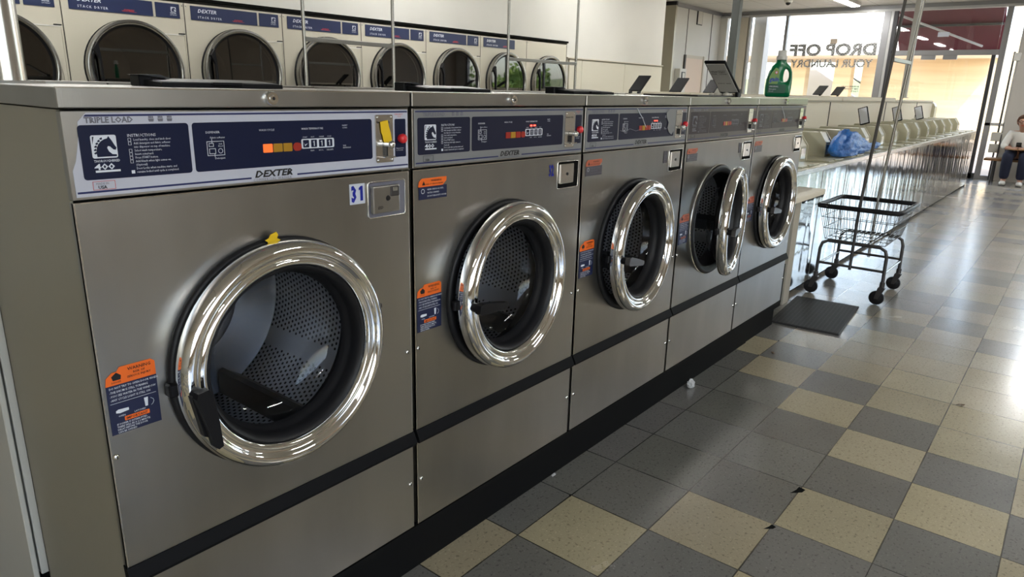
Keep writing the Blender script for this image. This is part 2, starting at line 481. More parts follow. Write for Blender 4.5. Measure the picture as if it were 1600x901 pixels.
    def build(s, name, parent=None, origin=(0,0,0), loc=None, rot=None):
        """vertices were given in the parent's frame; origin = this object's own pivot in that frame"""
        me = bpy.data.meshes.new(name)
        ox, oy, oz = origin
        me.from_pydata([(a-ox, bb-oy, c-oz) for a, bb, c in s.v], [], s.f)
        for m in s.mats: me.materials.append(MATS[m])
        me.polygons.foreach_set('material_index', s.m)
        me.polygons.foreach_set('use_smooth', s.s)
        me.update()
        o = bpy.data.objects.new(name, me)
        COL.objects.link(o)
        o.location = loc if loc is not None else origin
        if rot is not None: o.rotation_euler = rot
        if parent is not None: o.parent = parent
        return o
TXT = {}
def tag(o, label=None, cat=None, group=None, kind=None):
    if label: o['label'] = label
    if cat: o['category'] = cat
    if group: o['group'] = group
    if kind: o['kind'] = kind
    return o
def thing(name, label, cat, loc=(0,0,0), rotz=0.0, group=None):
    o = bpy.data.objects.new(name, None)
    o.empty_display_size = 0.1
    COL.objects.link(o)
    o.location = loc; o.rotation_euler = (0, 0, rotz)
    return tag(o, label, cat, group)
def dup(o, parent=None):
    c = o.copy(); COL.objects.link(c)
    if parent is not None: c.parent = parent
    for ch in list(o.children): dup(ch, c)
    return c
def struct(name, mb, **k):
    o = mb.build(name, **k); o['kind'] = 'structure'; return o
def rrect(x0, x1, z0, z1, r, n=4):
    pts = []
    for cx, cz, a0 in ((x1-r, z0+r, -90), (x1-r, z1-r, 0), (x0+r, z1-r, 90), (x0+r, z0+r, 180)):
        for i in range(n+1):
            a = R(a0 + 90*i/n); pts.append((cx+r*math.cos(a), cz+r*math.sin(a)))
    return pts

# ================================================================== THE SETTING
# floor: one face per tile, tile colours laid as in the room
BEIGE = (0.47, 0.41, 0.27); GREY = (0.20, 0.195, 0.175)
known = {-1: 'bgggggggbgggb', 0: 'gbgggggbgbgbg', 1: '.gbgggbgbbbgbg', 2: '.bgbgbgbbbbbgbg', 3: '.bggbgbbbbbgbb', 4: '.gbbgbbgbbbgbb'}
def tile_kind(i, j):
    s = known.get(j)
    if s and 0 <= i+1 < len(s) and s[i+1] != '.': return s[i+1]
    rr = random.Random(i*131+j*977+5)
    if i > 10: return 'b' if rr.random() < 0.70 else 'g'
    return 'b' if ((i+j) % 2 == 0) != (rr.random() < 0.25) else 'g'
vs_, fs_, cols = [], [], []
i0, i1, j0, j1 = -21, 46, -19, 19
for i in range(i0, i1):
    for j in range(j0, j1):
        xa, ya = GX+i*T, GY-(j+1)*T
        o = len(vs_)
        vs_ += [(xa, ya, 0), (xa+T, ya, 0), (xa+T, ya+T, 0), (xa, ya+T, 0)]
        fs_.append((o, o+1, o+2, o+3))
        rr = random.Random(i*77+j*13)
        kd = tile_kind(i, j); wr = min(1.0, max(0.0, (i-6)/5.0)) if j > -2 else 0.0      # window glare painted into the tiles, paler down the aisle
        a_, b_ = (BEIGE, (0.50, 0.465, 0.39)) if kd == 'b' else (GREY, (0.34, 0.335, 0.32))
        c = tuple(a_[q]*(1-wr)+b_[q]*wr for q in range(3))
        k = rr.uniform(0.92, 1.08)
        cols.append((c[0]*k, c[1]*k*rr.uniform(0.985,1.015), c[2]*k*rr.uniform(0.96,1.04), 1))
me = bpy.data.meshes.new('floor'); me.from_pydata(vs_, [], fs_)
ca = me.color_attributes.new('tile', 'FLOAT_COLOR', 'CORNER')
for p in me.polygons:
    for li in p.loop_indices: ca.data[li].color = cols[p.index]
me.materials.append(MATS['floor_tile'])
fl = bpy.data.objects.new('floor', me); COL.objects.link(fl); fl['kind'] = 'structure'

XE = 14.9            # glazed front of the shop
m = MB(); m.box(-5.4, XE+0.15, -5.9, 5.9, 3.05, 3.15, 'ceiling_tile'); struct('ceiling', m)
# wall above and beside the dryers, with the lower panelled wainscot beyond them
m = MB()
m.box(-5.3, 9.49, 4.02, 5.75, 1.94, 3.05, 'wall_white')
m.box(7.02, 9.49, 4.02, 5.75, 0, 1.94, 'wall_white')
m.box(-5.3, -0.15, 4.02, 5.75, 0, 1.94, 'wall_white')
for a, bb in ((7.06, 7.335), (7.34, 8.395), (8.40, 9.485)):
    m.box(a, bb, 4.0, 4.03, 0.05, 1.745, 'cream_paint', 0.004)
struct('wall_back', m)
m = MB(); m.box(7.0, 9.49, 3.985, 4.02, 1.752, 1.765, 'wall_beige'); m.box(-0.1, 7.0, 3.985, 4.02, 1.925, 1.945, 'dark_gap'); struct('trim_1', m)
# closet wall at the far left corner, panelled
m = MB()
m.box(12.62, 14.86, 5.5, 5.75, 0, 2.98, 'wall_white')
m.box(9.49, 12.62, 5.75, 5.9, 0, 3.05, 'wall_white')
for xx in (13.28, 14.42): m.box(xx, xx+0.014, 5.492, 5.5, 0, 2.98, 'seam_dark')
m.box(12.58, 14.88, 5.46, 5.52, 2.98, 3.05, 'alu_frame')
struct('wall_left', m)
m = MB(); m.box(12.58, 12.63, 5.42, 5.75, 0, 2.98, 'cabinet_side'); m.box(12.57, 12.63, 5.41, 5.75, 2.98, 3.05, 'ink_black'); struct('trim_2', m)
m = MB()
m.box(-5.4, XE+0.1, -5.9, -5.5, 2.85, 3.05, 'wall_tan'); m.box(-5.4, XE+0.1, -5.9, -5.5, 0, 0.6, 'wall_tan')
m.box(1.4, XE+0.1, -5.9, -5.5, 0.6, 2.85, 'wall_tan'); m.box(-5.4, -5.1, -5.9, -5.5, 0.6, 2.85, 'wall_tan')
struct('wall_right', m)
for nm_, xs_ in (('window_4', (-5.1, -2.95, -0.8, 1.4)),):
    m = MB()
    for x in xs_: m.box(x-0.04, x+0.04, -5.62, -5.52, 0.6, 2.85, 'alu_frame')
    m.box(xs_[0], xs_[-1], -5.58, -5.574, 0.6, 2.85, 'window_glass')
    struct(nm_, m)
# interior door in the closet wall
m = MB(); m.box(13.24, 13.30, 5.47, 5.52, 0.0, 2.12, 'seam_dark'); m.box(13.30, 14.14, 5.47, 5.52, 2.06, 2.12, 'wall_beige'); m.box(14.10, 14.16, 5.46, 5.52, 0.0, 2.12, 'wall_beige')
m.box(13.30, 14.10, 5.475, 5.515, 0.02, 2.06, 'door_peach')
dr = struct('door_1', m)
m = MB(); m.sphere((14.02, 5.44, 1.0), 0.03, 'chrome'); m.tube([(14.02,5.44,1.0),(14.02,5.48,1.0)], 0.012, 'chrome'); m.build('door_knob', dr)

# east wall: aluminium shopfront. vertical members listed by y
m = MB()
m.box(XE, XE+0.12, -5.6, 5.75, 2.97, 3.05, 'alu_frame')
m.box(XE-0.02, XE+0.14, -5.6, 5.75, 2.94, 2.98, 'alu_light')
m.box(XE, XE+0.14, 4.88, 5.16, 0, 3.0, 'wall_beige')        # interior pier
m.box(XE, XE+0.14, 5.36, 5.75, 0, 3.0, 'wall_white')
m.box(XE+0.0, XE+0.16, -0.80, 0.06, 0, 3.0, 'wall_grey')     # pier behind the bench
m.box(XE, XE+0.14, -5.6, -4.9, 0, 3.0, 'wall_grey')
m.box(XE, XE+0.14, 2.28, 5.3, 0, 0.45, 'wall_beige')
struct('wall_east', m)
m = MB()
def vbar(y0, y1, mt, z0=0, z1=2.97, d=0.09): m.box(XE, XE+d, y0, y1, z0, z1, mt, 0.004)
vbar(2.17, 2.29, 'alu_frame'); vbar(4.06, 4.12, 'alu_frame'); vbar(4.84, 4.90, 'alu_light'); vbar(5.14, 5.18, 'alu_light')
m.box(XE, XE+0.09, 2.25, 5.2, 0.45, 0.5, 'alu_frame')
m.box(XE+0.03, XE+0.036, 2.29, 4.06, 0.5, 2.95, 'window_glass')
m.box(XE+0.03, XE+0.036, 4.12, 4.86, 0.5, 2.95, 'window_glass')
m.box(XE+0.03, XE+0.036, 5.18, 5.36, 0.5, 2.95, 'window_glass')
struct('window_1', m)
m = MB()
vbar(2.05, 2.12, 'alu_dark', 0, 2.97, 0.07); vbar(2.12, 2.17, 'alu_light')
m.box(XE, XE+0.09, 0.36, 2.08, 2.15, 2.24, 'alu_frame', 0.004)
m.box(XE+0.03, XE+0.036, 0.40, 2.06, 2.24, 2.95, 'window_glass')
m.box(XE+0.03, XE+0.036, 0.48, 2.06, 0.1, 2.15, 'window_glass')
m.box(XE, XE+0.09, 0.36, 2.08, 0.0, 0.1, 'alu_dark')
vbar(0.40, 0.46, 'alu_dark', 0, 2.15)
vbar(0.27, 0.36, 'alu_frame')
m.box(XE-0.01, XE+0.06, 0.98, 1.20, 2.075, 2.15, 'alu_frame'); m.box(XE-0.01, XE+0.06, 1.32, 1.55, 2.075, 2.15, 'alu_frame')
struct('door_2', m)
m = MB()
vbar(0.06, 0.085, 'alu_light'); m.box(XE, XE+0.08, 0.085, 0.27, 0.0, 0.07, 'alu_frame'); m.box(XE, XE+0.08, 0.06, 0.36, 0.95, 1.0, 'alu_light')
vbar(0.12, 0.145, 'alu_dark', 0.0, 2.2)
m.box(XE+0.03, XE+0.036, 0.085, 0.27, 0.07, 2.95, 'window_glass')
m.box(XE-0.03, XE+0.02, 0.03, 0.13, 2.05, 2.18, 'white_plastic', 0.005)
struct('window_2', m)
m = MB()
for y in (-0.84, -2.45, -3.65, -4.95): vbar(y-0.04, y+0.04, 'alu_frame')
m.box(XE, XE+0.09, -4.95, -0.8, 0.0, 0.1, 'alu_dark')
m.box(XE+0.03, XE+0.036, -4.9, -0.82, 0.1, 2.95, 'window_glass')
struct('window_3', m)
m = MB(); m.box(-5.4, -5.15, -5.9, 5.75, 0, 3.05, 'wall_beige'); struct('wall_west', m)

# ================================================================== FRONT LOADERS
PITCH = 0.683
DZ = 0.295
DCX, DCZ = 0.336, 0.876

def plate_with_hole(mb, x0, x1, z0, z1, cx, cz, r, y0, y1, mt, n=72):
    angs = sorted(set([2*PI*i/n for i in range(n)] + [math.atan2(z-cz, x-cx) % (2*PI) for x in (x0, x1) for z in (z0, z1)]))
    inner = []; outer = []
    for a in angs:
        ca_, sa_ = math.cos(a), math.sin(a)
        t = 1e9
        if ca_ > 1e-9: t = min(t, (x1-cx)/ca_)
        if ca_ < -1e-9: t = min(t, (x0-cx)/ca_)
        if sa_ > 1e-9: t = min(t, (z1-cz)/sa_)
        if sa_ < -1e-9: t = min(t, (z0-cz)/sa_)
        inner.append((cx+r*ca_, cz+r*sa_)); outer.append((cx+t*ca_, cz+t*sa_))
    K = len(angs)
    vs_ = [(a, y0, c) for a, c in inner] + [(a, y0, c) for a, c in outer] + [(a, y1, c) for a, c in outer]
    fs_ = []
    for i in range(K):
        j = (i+1) % K
        fs_.append((i, j, K+j, K+i)); fs_.append((K+i, K+j, 2*K+j, 2*K+i))
    mb.add(vs_, fs_, mt)

def horse_emblem(mb, x, z, w, h, y, light, dark):
    """square badge with a horse head cut out of it"""
    mb.prism(rrect(x, x+w, z, z+h, w*0.08), 'y', y, y+0.0004, light)
    P_ = [(.18,.06),(.17,.25),(.20,.45),(.27,.60),(.38,.73),(.52,.82),(.64,.85),(.70,.95),(.76,.84),(.82,.74),(.90,.56),(.97,.44),(.93,.34),(.84,.36),(.72,.50),(.64,.52),(.60,.44),(.66,.28),(.78,.16),(.95,.14),(.95,.06)]
    mb.prism([(x+w*a, z+h*c) for a, c in P_], 'y', y-0.0006, y-0.0002, dark)
    for k, (a, c) in enumerate(((.10,.18),(.10,.32),(.13,.46),(.19,.59),(.27,.70),(.37,.80))):
        mb.prism([(x+w*a, z+h*c), (x+w*(a+.085), z+h*(c+.02)), (x+w*(a+.06), z+h*(c+.11)), (x+w*(a-.03), z+h*(c+.05))], 'y', y-0.0006, y-0.0002, dark)
    mb.prism([(x+w*.05, z+h*.62), (x+w*.13, z+h*.94), (x+w*.07, z+h*.94)], 'y', y-0.0006, y-0.0002, dark)

def basket_icon(mb, x, z, s, y, mt):
    mb.prism([(x, z+s*.5), (x+s*.12, z), (x+s*.88, z), (x+s, z+s*.5)], 'y', y, y+0.0003, mt)
    for k in range(3):
        mb.prism([(x+s*(.08+.3*k), z+s*.58), (x+s*(.33+.3*k), z+s*.58), (x+s*(.36+.26*k), z+s*.9), (x+s*(.1+.3*k), z+s*.95)], 'y', y, y+0.0003, mt)

def washer(k, label, ang, lever, style, number, tape=False, lid='closed', top_sticker=True, front_sticker='full'):
    t = thing('washing_machine', label, 'washing machine', (k*PITCH, 0, DZ), 0, 'triple load front loaders along the aisle')
    W0, W1 = 0.006, 0.677
    def done(mb, name, parent=None, origin=(0,0,0)):
        # geometry is written in room heights; shift it to the machine's base
        mb.v = [(a, bb, c-DZ) for a, bb, c in mb.v]
        return mb.build(name, parent or t, origin)
    # cabinet shell, open at the front behind the door panel
    m = MB()
    m.box(W0+0.002, W0+0.006, 0.016, 0.475, 0.297, 1.335, 'cabinet_side')
    m.box(W1-0.006, W1-0.002, 0.016, 0.475, 0.297, 1.335, 'cabinet_side')
    m.box(W0+0.002, W1-0.002, 0.47, 0.475, 0.297, 1.335, 'cabinet_side')
    m.box(W0+0.002, W1-0.002, 0.016, 0.475, 0.297, 0.30, 'black_paint')
    m.box(W0+0.006, W0+0.009, 0.003, 0.016, 0.30, 1.20, 'steel_trim')
    done(m, 'cabinet')
    # front door panel with its round hole
    m = MB()
    plate_with_hole(m, W0, W1, 0.564, 1.200, DCX, DCZ, 0.205, 0.0, 0.014, 'brushed_steel')
    m.box(W0, W1, -0.0004, 0.006, 1.1985, 1.2005, 'steel_trim')
    m.box(W0, W0+0.0022, -0.0007, 0.006, 0.566, 1.2, 'steel_trim'); m.box(W1-0.0016, W1, -0.0007, 0.006, 0.566, 1.2, 'steel_trim')
    done(m, 'front_panel')
    m = MB()
    m.box(W0, W1, 0.0, 0.014, 0.297, 0.530, 'brushed_steel', 0.001)
    m.box(W0, W0+0.0018, -0.0006, 0.004, 0.298, 0.53, 'steel_trim')
    done(m, 'kick_panel')
    m = MB()
    m.prism([(0.006, 0.530), (-0.012, 0.533), (-0.014, 0.540), (-0.002, 0.564), (0.012, 0.566)], 'x', W0-0.002, W1+0.002, 'black_trim')
    done(m, 'trim_strip')
    # top cap
    m = MB()
    m.box(W0-0.003, W1+0.003, -0.005, 0.478, 1.3375, 1.367, 'brushed_steel', 0.0015)
    m.box(W0-0.003, W1+0.003, -0.006, -0.003, 1.3655, 1.3675, 'steel_trim')
    done(m, 'lid_cap')
    m = MB()
    m.lathe([(0.0, -0.016), (0.005, -0.016), (0.006, -0.013), (0.011, -0.013), (0.0125, -0.010), (0.0125, -0.004)], 'chrome', (0.344, 0, 1.353), 'y', 20)
    m.lathe([(0.0, -0.0163), (0.003, -0.0163)], 'ink_black', (0.344, 0, 1.353), 'y', 10)
    done(m, 'cap_lock')
    # control panel
    m = MB()
    m.box(W0, W1, -0.001, 0.014, 1.204, 1.334, 'brushed_steel', 0.001)
    pan = done(m, 'control_panel')
    wh = {'new': 'decal_white', 'old': 'decal_grey', 'brown': 'decal_reflect_brown'}[style]  # brown style has the panel's reflection painted into its colours
    nv = {'new': 'decal_navy', 'old': 'decal_navy_worn', 'brown': 'decal_navy_reflect'}[style]
    ik = 'ink_white' if style != 'brown' else 'ink_grey'
    m = MB()
    y0 = -0.0022
    if style == 'new':
        m.prism([(0.012, 1.2085), (W1-0.003, 1.2085), (W1-0.003, 1.331), (0.040, 1.331), (0.034, 1.325), (0.0275, 1.318), (0.0265, 1.300), (0.0235, 1.285), (0.018, 1.262), (0.012, 1.248)], 'y', y0, -0.0012, wh)
    else:
        m.prism(rrect(W0+0.004, W1-0.003, 1.2085, 1.331, 0.002), 'y', y0, -0.0012, wh)
    m.prism([(0.036 if style == 'new' else 0.014, 1.3255), (W1-0.004, 1.3255), (W1-0.004, 1.3285), (0.039 if style == 'new' else 0.014, 1.3285)], 'y', y0-0.0004, y0, 'ink_navy')
    m.box(0.014, 0.297, y0-0.0004, y0, 1.2135, 1.2165, 'ink_navy'); m.box(0.392, W1-0.004, y0-0.0004, y0, 1.2135, 1.2165, 'ink_navy')
    m.prism(rrect(0.0255 if style == 'new' else 0.020, 0.191, 1.233, 1.3135, 0.005), 'y', y0-0.0005, y0, nv)
    m.prism(rrect(0.197, 0.575, 1.233, 1.3135, 0.005), 'y', y0-0.0005, y0, nv)
    m.prism(rrect(0.637, 0.668, 1.233, 1.3125, 0.003), 'y', y0-0.0005, y0, nv)
    dec = done(m, 'panel_decal', pan)
    dec_fix(dec)
    m = MB(); y = y0-0.0009
    m.text('TRIPLE LOAD', 0.036, 1.3165, 0.0118, 'ink_grey', y, bold=0.035, sx=0.98)
    for q in range(3): basket_icon(m, 0.128+0.0145*q, 1.3168, 0.009, y, 'ink_grey')
    horse_emblem(m, 0.041, 1.2645, 0.036, 0.034, y, ik, nv)
    m.text('THOROUGHBRED', 0.042, 1.2585, 0.0052, ik, y, bold=0.01, sx=0.87)
    m.text('400', 0.0415, 1.2475, 0.0125, ik, y, bold=0.02, sx=1.55)
    m.box(0.0425, 0.078, y, y+0.0003, 1.2435, 1.2465, ik)
    m.text('INSTRUCTIONS', 0.0935, 1.2945, 0.0062, ik, y)
    for q, s_ in enumerate(('Load laundry, close and latch door.', 'Add detergent and fabric softener', 'into dispenser on top of machine.', 'Select wash temperature.', 'Insert coins/card.', 'Press START button.', 'Add bleach when light comes on.', '(Optional)', 'Door Locks when machine starts, and', 'remains locked until cycle is completed.')):
        zz = 1.2885 - 0.0055*q
        m.text(s_, 0.102, zz, 0.0048, ik, y, sx=0.86)
    for q in (0, 1, 3, 4, 5, 6):
        zz = 1.2885 - 0.0055*q
        for (a, bb, c, d) in ((0.094, 0.0985, -0.0010, -0.0006), (0.094, 0.0985, 0.0036, 0.0040), (0.094, 0.0945, -0.001, 0.004), (0.098, 0.0985, -0.001, 0.004)):
            m.box(a, bb, y, y+0.0003, zz+c, zz+d, ik)
    m.box(0.094, 0.099, y, y+0.0003, 1.2385, 1.2435, ik)
    m.text('DISPENSER', 0.219, 1.2955, 0.0052, ik, y)
    m.text('Fabric softener', 0.226, 1.2870, 0.0044, ik, y)
    m.text('Detergent', 0.232, 1.2525, 0.0044, ik, y)
    m.text('Add', 0.2405, 1.2765, 0.0036, ik, y); m.text('Bleach', 0.2395, 1.2730, 0.0034, ik, y)
    def frame(a, bb, c, d, w=0.0008):
        m.box(a, bb, y, y+0.0003, c, c+w, ik); m.box(a, bb, y, y+0.0003, d-w, d, ik); m.box(a, a+w, y, y+0.0003, c, d, ik); m.box(bb-w, bb, y, y+0.0003, c, d, ik)
    frame(0.2195, 0.2505, 1.2585, 1.2825); frame(0.223, 0.2315, 1.2735, 1.2795); frame(0.223, 0.2345, 1.2615, 1.2705)
    m.box(0.2285, 0.2292, y, y+0.0003, 1.2795, 1.2868, ik); m.box(0.2320, 0.2327, y, y+0.0003, 1.2560, 1.2615, ik)
    m.lathe([(0.0042, 0), (0.0034, 0)], ik, (0.2430, y, 1.2660), 'y', 16)
    m.text('WASH CYCLE', 0.318, 1.2965, 0.0050, ik, y); m.text('WASH TEMPERATURE', 0.406, 1.2965, 0.0050, ik, y)
    for q, s_ in enumerate(('START', 'HOT', 'WARM', 'COLD')):
        m.text(s_, 0.4075+0.0185*q, 1.2815, 0.0036, ik, y)
    m.prism(rrect(0.4045, 0.479, 1.2615, 1.2795, 0.003), 'y', y, y+0.0003, ik)
    for q in range(4):
        m.prism(rrect(0.4080+0.0178*q, 0.4080+0.0178*q+0.0130, 1.2635, 1.2775, 0.0012), 'y', y-0.0005, y-0.0001, nv)
        if q:
            m.box(0.4138+0.0178*q, 0.4155+0.0178*q, y-0.0008, y-0.0005, 1.2655, 1.2755, ik)
            m.box(0.4120+0.0178*q, 0.4145+0.0178*q, y-0.0008, y-0.0005, 1.2728, 1.2740, ik)
        else:
            m.prism([(0.4095, 1.2725), (0.4120, 1.2660), (0.4150, 1.2690), (0.4185, 1.2710), (0.4140, 1.2700), (0.4115, 1.2685)], 'y', y-0.0008, y-0.0005, ik)
    for q, s_ in enumerate(('PERM.', 'WOOL', 'DELICATE')): m.text(s_, 0.424+0.0185*q, 1.2560, 0.0034, ik, y)
    m.text('INSERT', 0.500, 1.3010, 0.0040, ik, y); m.text('COINS', 0.500, 1.2965, 0.0040, ik, y)
    m.text('TIME', 0.500, 1.2620, 0.0036, ik, y); m.text('REMAINING', 0.500, 1.2580, 0.0036, ik, y)
    m.text('EMERGENCY', 0.637, 1.3205, 0.0040, 'ink_red', y); m.text('STOP', 0.645, 1.3160, 0.0040, 'ink_red', y)
    m.text('Push and hold', 0.640, 1.2500, 0.0036, ik, y); m.text('to 3 seconds', 0.6405, 1.2460, 0.0036, ik, y)
    m.text('DEXTER', 0.303, 1.2155, 0.0165, 'ink_black', y, shear=0.28, bold=0.035, sx=1.28)
    m.text('COMMERCIAL WASHER', 0.300, 1.2088, 0.0064, 'ink_grey', y, sp=1.25, sx=0.98)
    edge = 'ink_red' if style == 'new' else 'ink_black'
    for (a, bb, c, d) in ((0.036, 0.068, 1.2175, 1.2181), (0.036, 0.068, 1.2299, 1.2305), (0.036, 0.0366, 1.2175, 1.2305), (0.0674, 0.068, 1.2175, 1.2305)): m.box(a, bb, y, y+0.0003, c, d, edge)
    m.text('MADE IN', 0.0405, 1.2252, 0.0046, 'ink_grey', y); m.text('USA', 0.0430, 1.2190, 0.0068, 'ink_black', y, bold=0.03)
    done(m, 'lettering', pan)
    # indicator lamps
    m = MB()
    cc = ('lamp_orange', 'lamp_amber', 'lamp_amber', 'lamp_red') if style == 'new' else ('lamp_red', 'lamp_amber', 'lamp_red', 'lamp_red')
    for q in range(4):
        m.prism(rrect(0.324+0.0205*q, 0.324+0.0205*q+0.0185, 1.2585, 1.2735, 0.0012 if q < 3 else 0.007), 'y', -0.0042, -0.0026, cc[q])
    if k in (1, 2):
        for q in range(2): m.box(0.424+0.015*q, 0.432+0.015*q, -0.0045, -0.003, 1.2862, 1.2895, 'lamp_red_lit')
    done(m, 'indicator_lamps', pan)
    if k in (2, 4):       # protective film half peeled off the panel
        rr = random.Random(5+k); m = MB()
        x = 0.20; pts = []
        for q in range(13):
            pts.append((x, 1.318-rr.uniform(0.0, 0.012) if q % 2 else 1.326-rr.uniform(0, 0.02)))
            x += 0.033
        low = [(a, 1.262-0.03*abs(math.sin(q*1.3))-rr.uniform(0, .01)) for q, (a, c) in enumerate(pts)]
        m2 = [(pts[i][0], pts[i][1]) for i in range(13)]
        if k == 2: m.prism([(0.505, 1.312), (0.53, 1.326), (0.578, 1.326), (0.578, 1.29), (0.570, 1.25), (0.555, 1.238), (0.535, 1.246), (0.52, 1.262), (0.528, 1.28), (0.512, 1.295)], 'y', -0.0052, -0.0048, 'decal_grey')
        m.tube([(0.30,-0.006,1.328),(0.318,-0.006,1.312),(0.338,-0.006,1.298),(0.350,-0.006,1.284),(0.366,-0.006,1.268)], 0.0012, 'ink_white', 6)
        m.tube([(0.20,-0.006,1.262),(0.23,-0.006,1.256),(0.26,-0.006,1.266),(0.30,-0.006,1.258),(0.33,-0.006,1.262)], 0.0008, 'ink_grey', 6)
        done(m, 'peeling_film', pan)
    # coin slide plate, slot and lever
    m = MB()
    m.prism(rrect(0.583, 0.630, 1.224, 1.3215, 0.003), 'y', -0.005, -0.001, 'steel_trim')
    for a in (0.588, 0.625):
        for c in (1.229, 1.3165): m.sphere((a, -0.005, c), 0.0028, 'chrome', (1, .6, 1), 1)
    m.text('Quarters Only', 0.5855, 1.305, 0.0062, 'ink_black', -0.0055, sx=0.95)
    m.box(0.592, 0.622, -0.022, -0.004, 1.2345, 1.2375, 'chrome', 0.0008)
    coin = done(m, 'coin_slide')
    m = MB()
    m.tube([(0.6075, -0.006, 1.262), (0.6075, -0.026, 1.262)], 0.0062, 'chrome', 14)
    m.sphere((0.6075, -0.026, 1.262), 0.0088, 'chrome', (1, 0.7, 1), 2)
    m.box(0.6062, 0.6090, -0.012, -0.005, 1.238, 1.258, 'ink_black')
    done(m, 'coin_lever', coin)
    m = MB()
    m.lathe([(0.0, -0.017), (0.006, -0.0165), (0.0095, -0.0135), (0.0105, -0.009), (0.009, -0.0035), (0.009, -0.002)], 'button_red', (0.6535, 0, 1.2715), 'y', 24, cut=60)
    done(m, 'stop_button')
    if tape:
        m = MB()
        m.prism([(0.5935, 1.3075), (0.6140, 1.3105), (0.6170, 1.297), (0.6215, 1.285), (0.6245, 1.269), (0.6120, 1.267), (0.6020, 1.2665), (0.5985, 1.281), (0.5955, 1.286)], 'y', -0.0075, -0.0066, 'yellow_tape')
        tag(done(m, 'tape_scrap'), 'torn yellow tape over the coin slot')
    # coin vault in the panel's upper right corner
    m = MB()
    bx0, bx1, bz0, bz1 = 0.560, 0.664, 1.108, 1.184
    m.prism(rrect(bx0, bx1, bz0, bz1, 0.006), 'y', -0.0012, -0.0002, 'dark_gap' if k else 'ink_grey')
    fr = rrect(bx0, bx1, bz0, bz1, 0.006, 3)
    m.tube([(a, -0.001, c) for a, c in fr], 0.0019, 'steel_trim', 6, closed=True)
    vlt = done(m, 'coin_vault')
    m = MB()
    if k == 0:
        m.box(0.565, 0.640, -0.012, -0.001, 1.118, 1.176, 'brushed_steel', 0.003, 2)
        m.box(0.6125, 0.637, -0.0135, -0.011, 1.152, 1.1735, 'dark_metal', 0.002)
        m.lathe([(0, -0.0145), (0.0045, -0.0145), (0.006, -0.012)], 'ink_black', (0.606, 0, 1.149), 'y', 14)
        m.box(0.619, 0.631, -0.0145, -0.0132, 1.163, 1.1715, 'dull_metal', 0.001)
        m.text('ESD', 0.577, 1.1275, 0.0085, 'ink_black', -0.0124, shear=0.3, bold=0.02)
    else:
        m.box(0.5635, 0.632, -0.009, -0.001, 1.122, 1.178, 'steel_trim', 0.002)
        m.lathe([(0, -0.0105), (0.0045, -0.0105), (0.0045, -0.008)], 'ink_black', (0.598, 0, 1.149), 'y', 12)
    done(m, 'vault_door', vlt)
    # number plate
    if number:
        if style == 'new':
            m = MB(); m.prism(rrect(0.513, 0.5525, 1.1425, 1.1845, 0.001), 'y', -0.0012, -0.0003, 'sticker_white')
            m.text('3', 0.5165, 1.1490, 0.0435, 'ink_blue', -0.0020, bold=0.05, sx=0.62)
            m.prism([(0.5400, 1.1490), (0.5465, 1.1490), (0.5465, 1.1795), (0.5415, 1.1795), (0.5365, 1.1755), (0.5365, 1.1705), (0.5400, 1.1725)], 'y', -0.0020, -0.0015, 'ink_blue')
            tag(done(m, 'number_sticker'), 'white sticker with blue number 31')
        elif style == 'old' and k == 1:
            m = MB(); m.text(number, 0.5190, 1.1480, 0.0430, 'ink_blue', -0.0010, bold=0.03, sx=0.55); done(m, 'number_sticker')
        else:
            m = MB(); m.prism(rrect(0.520, 0.548, 1.140, 1.182, 0.001), 'y', -0.0012, -0.0003, 'sticker_grey')
            m.text(number, 0.5225, 1.151, 0.024, 'ink_grey', -0.0020, sx=0.75); done(m, 'number_sticker')
    # warning stickers
    def warn_full(mb, x, z0, s=1.0, y=-0.0012, faded=False):
        og = 'sticker_orange'; w = 0.080*s
        mb.prism([(x, z0), (x+w, z0), (x+w, z0+0.086), (x, z0+0.086)], 'y', y, y+0.0008, 'sticker_navy')
        mb.prism([(x, z0+0.086), (x+w, z0+0.086), (x+w, z0+0.110), (x+w-0.006, z0+0.115), (x+0.024, z0+0.115), (x+0.019, z0+0.108), (x+0.012, z0+0.108), (x+0.002, z0+0.100)], 'y', y, y+0.0008, og)
        y -= 0.0006
        mb.text('WARNING', x+0.036, z0+0.1055, 0.0076, 'ink_black', y, bold=0.012)
        mb.text('RISK OF', x+0.044, z0+0.0990, 0.0054, 'ink_black', y, bold=0.01)
        mb.text('SERIOUS INJURY', x+0.034, z0+0.0930, 0.0052, 'ink_black', y, bold=0.01)
        mb.prism([(x+0.012, z0+0.094), (x+0.024, z0+0.094), (x+0.025, z0+0.101), (x+0.018, z0+0.107), (x+0.010, z0+0.101)], 'y', y, y+0.0003, 'ink_black')
        mb.text('DANGER', x+0.009, z0+0.0895, 0.0038, 'ink_black', y)
        for q, s_ in enumerate(('DO NOT TRY TO OPEN DOOR WHEN:', '-THE DRUM IS STILL TURNING', '-YOU SEE WATER IN THE WINDOW', '-ANY CYCLE LIGHT IS STILL ON')):
            mb.text(s_, x+0.004, z0+0.0795-0.0068*q, 0.0052, 'ink_white', y, sx=0.86, bold=0.006)
        mb.box(x+0.003, x+w-0.004, y, y+0.0003, z0+0.0545, z0+0.0550, 'ink_white')
        mb.prism([(x+0.010, z0+0.0375), (x+0.016, z0+0.0360), (x+0.030, z0+0.0375), (x+0.030, z0+0.0420), (x+0.014, z0+0.0430), (x+0.010, z0+0.0410)], 'y', y, y+0.0003, 'ink_white')
        mb.prism([(x+0.0555, z0+0.050), (x+0.062, z0+0.050), (x+0.0605, z0+0.0345), (x+0.0565, z0+0.0345)], 'y', y, y+0.0003, 'ink_white')
